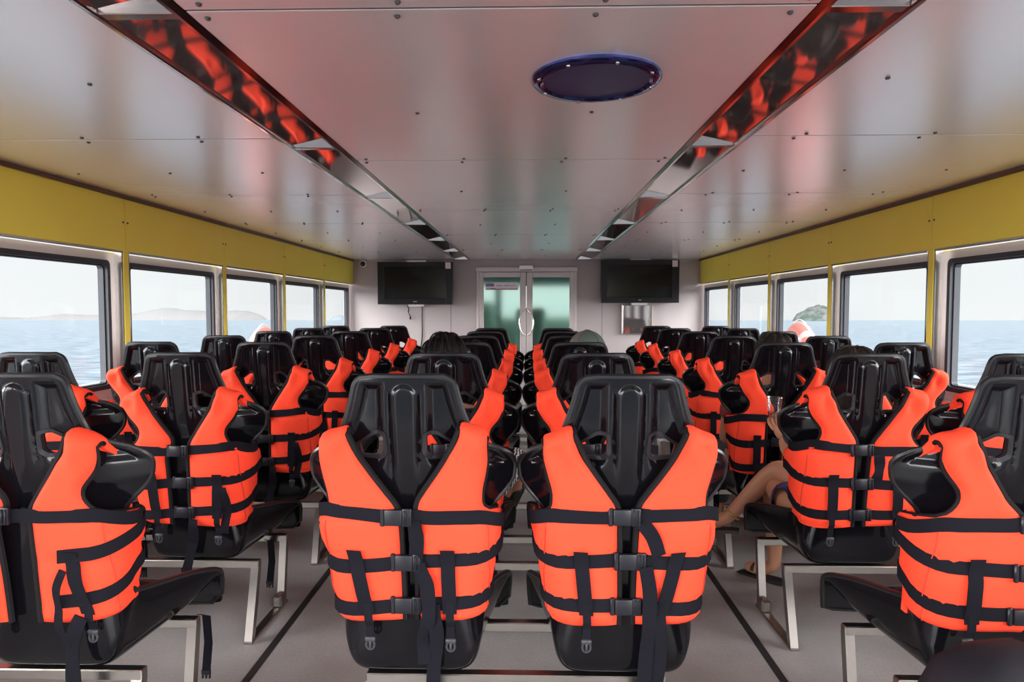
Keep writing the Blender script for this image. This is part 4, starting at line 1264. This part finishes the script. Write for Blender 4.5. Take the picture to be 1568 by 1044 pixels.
def seated(x, y, top, lean=0.0, hx=0.0):
    """ordinary seated pose; x, y of the seat, top of the head"""
    hz = top-0.125; nz = hz-0.155
    return {'pelvis': (x, y+0.33, 0.455), 'neck': (x+hx*0.5, y+0.27, nz), 'head': (x+hx, y+0.285, hz),
            'sh_l': (x-0.165, y+0.28, nz-0.06), 'sh_r': (x+0.165, y+0.28, nz-0.06), 'el_l': (x-0.175, y+0.37, nz-0.30), 'el_r': (x+0.175, y+0.37, nz-0.30),
            'wr_l': (x-0.09, y+0.56, 0.60), 'wr_r': (x+0.09, y+0.56, 0.60), 'hd_l': (0.3, 1, -0.2), 'hd_r': (-0.3, 1, -0.2),
            'hip_l': (x-0.085, y+0.38, 0.445), 'hip_r': (x+0.085, y+0.38, 0.445), 'kn_l': (x-0.095, y+0.735, 0.475), 'kn_r': (x+0.095, y+0.735, 0.475),
            'an_l': (x-0.095, y+0.715, 0.085), 'an_r': (x+0.095, y+0.715, 0.085), 'toe_l': (x-0.10, y+0.86, 0.03), 'toe_r': (x+0.10, y+0.86, 0.03)}
def sole(t, a, toe, w, name, matname, full=False):
    a = Vector(a); toe = Vector(toe); f = toe-a; f.z = 0; L0 = f.length; f.normalize(); s = Vector((f.y, -f.x, 0)); up = s.cross(f)
    slope = (toe.z-a.z)
    prof = [(-0.05, 0.026), (-0.02, 0.032), (0.05, 0.032), (0.10, 0.037), (L0+0.0, 0.040), (L0+0.03, 0.028), (L0+0.042, 0.010)]
    vs = []; n = len(prof)
    for q, (d, hw) in enumerate(prof):
        z = a.z-w + (toe.z-0.025-(a.z-w))*max(0, d)/L0
        for sg, dz in ((-1, 0), (1, 0), (1, -0.016), (-1, -0.016)):
            p = a+f*d+s*sg*hw; vs.append((p.x, p.y, z+dz))
    fs = [(i*4+k, i*4+(k+1) % 4, i*4+4+(k+1) % 4, i*4+4+k) for i in range(n-1) for k in range(4)]+[(0, 1, 2, 3), tuple((n-1)*4+k for k in (3, 2, 1, 0))]
    m = MB().add(vs, fs)
    c = a+f*L0*0.62; zz = a.z-w
    arch = []
    for k in range(7):
        an = PI*k/6; p = c+s*0.040*math.cos(an); arch.append((p.x, p.y, c.z*0+ (a.z+(toe.z-a.z)*0.62) + 0.030*math.sin(an)-0.012))
    m.tube(arch, 0.008, 6)
    return m.build(name, matname, t, 40)

# woman with crossed legs, right aisle column, second seat
y = ROW[1]
J = seated(XA, y, 1.150, hx=0.075)
J.update({'hip_r': (1.375, y+0.36, 0.47), 'kn_r': (1.215, y+0.70, 0.545), 'an_r': (1.005, y+0.755, 0.290), 'toe_r': (0.865, y+0.82, 0.235),
          'hip_l': (1.20, y+0.36, 0.44), 'kn_l': (1.215, y+0.735, 0.455), 'an_l': (1.205, y+0.680, 0.080), 'toe_l': (1.105, y+0.80, 0.028),
          'el_l': (1.165, y+0.42, 0.68), 'wr_l': (1.180, y+0.535, 0.715), 'hd_l': (-0.25, 0.35, 0.75), 'hu_l': (-0.6, -0.7, 0.1), 'hc_l': 0.6})
t, L = person(J, 'person with long hair sitting cross-legged, black sandals, holding a cup', 'shirt_dark', hair_cap('hair_brown', 1.6, 1.12, 9), ('shorts', 'shorts_blue', 0.62))
pel = Vector(J['pelvis'])
sole(t, L['an_l'], L['toe_l'], 0.062, 'sandal', 'sandal'); sole(t, L['an_r'], L['toe_r'], 0.055, 'sandal', 'sandal')
kn, an = L['kn_r'], L['an_r']; ax = (an-kn).normalized(); c = kn*0.08+an*0.92
u = ax.cross(Vector((0, 1, 0))).normalized(); w_ = ax.cross(u)
MB().tube([c+(u*math.cos(q)+w_*math.sin(q))*0.040 for q in [2*PI*i/24 for i in range(24)]], 0.005, 6, closed=True).build('anklet', 'bead', t, True)
kn, hp = L['kn_r'], L['hip_r']; ax = (kn-hp).normalized(); c = hp*0.42+kn*0.58; u = ax.cross(Vector((0, 0, 1))).normalized(); w_ = ax.cross(u)
MB().tube([c+(u*math.cos(q)+w_*math.sin(q))*(0.086+0.006*math.sin(9*q)) for q in [2*PI*i/40 for i in range(40)]], 0.010, 6, closed=True).build('frill', 'frill', t, True)
# clear plastic cup
c = thing('plastic_cup', 'clear plastic cup held up behind a life vest strap on the right', 'cup', (1.155, y+0.585, 0.805))
prof = [(0.026, 0.0), (0.034, 0.09), (0.0355, 0.092), (0.034, 0.094), (0.0325, 0.088), (0.0245, 0.004)]
MB().lathe(prof, n=28).build('cup_wall', 'clear_plastic', c, 50)
MB().tube([(0.0345*math.cos(q), 0.0345*math.sin(q), 0.092) for q in [2*PI*i/28 for i in range(28)]], 0.002, 6, closed=True).build('rim', 'clear_plastic', c, True)

# person with dark hair, left centre column, second seat, leg out in the aisle
J = seated(-XC, y, 1.205, hx=-0.03)
J.update({'hip_r': (-0.205, y+0.36, 0.47), 'kn_r': (-0.015, y+0.66, 0.605), 'an_r': (-0.035, y+0.80, 0.40), 'toe_r': (-0.085, y+0.83, 0.285)})
t, L = person(J, 'person with short dark hair in patterned trousers, one leg out in the aisle', 'shirt_grey', hair_cap('hair', 0.35, 1.10, 2), ('patterned_trousers', 'pattern_cloth', 1.45))
for s in ('l', 'r'):
    a, f = L['an_'+s], L['toe_'+s]; dv = f-a
    sm = skin_mesh([([a+Vector((0, 0, 0.01)), a-dv*0.20+Vector((0, 0, -0.02)), a+dv*0.45+Vector((0, 0, -0.012)), a+dv*0.85, f+dv*0.12], [0.044, 0.036, 0.044, 0.040, 0.028], [(0, 1), (0, 2), (2, 3), (3, 4)])], ['x'])
    m2 = MB(); mesh_to_mb(sm, m2); m2.build('shoe', 'sandal', t, True)

# person in a cap, right centre column, third seat
J = seated(XC, ROW[2], 1.175, hx=0.06)
person(J, 'person in a grey brown and green cap among the right centre seats', 'shirt_grey', cap_builder, ('trousers', 'trousers', 1.9))
# person with brown hair, right aisle column, third seat
J = seated(XA, ROW[2], 1.178, hx=0.05)
person(J, 'person with dark brown hair just showing above the third right aisle seat', 'shirt_red', hair_cap('hair_brown', 0.3, 1.12, 6), ('trousers', 'trousers', 1.9))

# ------------------------------------------------------------------ backpack in the near right corner
b = thing('backpack', 'black backpack standing in the near right corner', 'backpack', (0.97, 1.29, 0.0), (0, 0, 0.2))
b.scale = (1.05, 1.05, 1.05)
m = MB(); vs = []; n = 28; prof = [(0.0, 0.80), (0.05, 0.98), (0.2, 1.0), (0.40, 1.0), (0.52, 0.93), (0.57, 0.80), (0.60, 0.55), (0.612, 0.25), (0.614, 0.02)]
for z, k in prof:
    for j in range(n):
        a = 2*PI*j/n; ca, sa = math.cos(a), math.sin(a)
        vs.append((0.165*k*math.copysign(abs(ca)**0.6, ca), 0.105*k*math.copysign(abs(sa)**0.6, sa), z))
fs = [(i*n+j, i*n+(j+1) % n, i*n+n+(j+1) % n, i*n+n+j) for i in range(len(prof)-1) for j in range(n)]+[tuple(range(n-1, -1, -1)), tuple((len(prof)-1)*n+j for j in range(n))]
MB().add(vs, fs).build('bag_body', 'bag', b, 70)
MB().tube([(0.167*math.cos(a), -0.075, 0.40+0.19*math.sin(a)) for a in [PI*i/20 for i in range(21)]], 0.006, 6).build('zip', 'webbing', b, True)
MB().ribbon([(0.05, -0.10, 0.44), (0.06, -0.088, 0.55), (0.065, -0.03, 0.617), (0.07, 0.04, 0.60)], [(0, -1, 0.1), (0, -0.7, 0.6), (0, -0.1, 1), (0, 0.5, 1)], [(1, 0, 0)]*4, 0.05, 0.006).build('strap', 'webbing', b)
m = MB(); m.tube([(0.065+0.016*math.cos(a), -0.03+0.010*math.sin(a), 0.627) for a in [2*PI*i/14 for i in range(14)]], 0.003, 6, closed=True)
m.build('metal_ring', 'chrome', b, True)
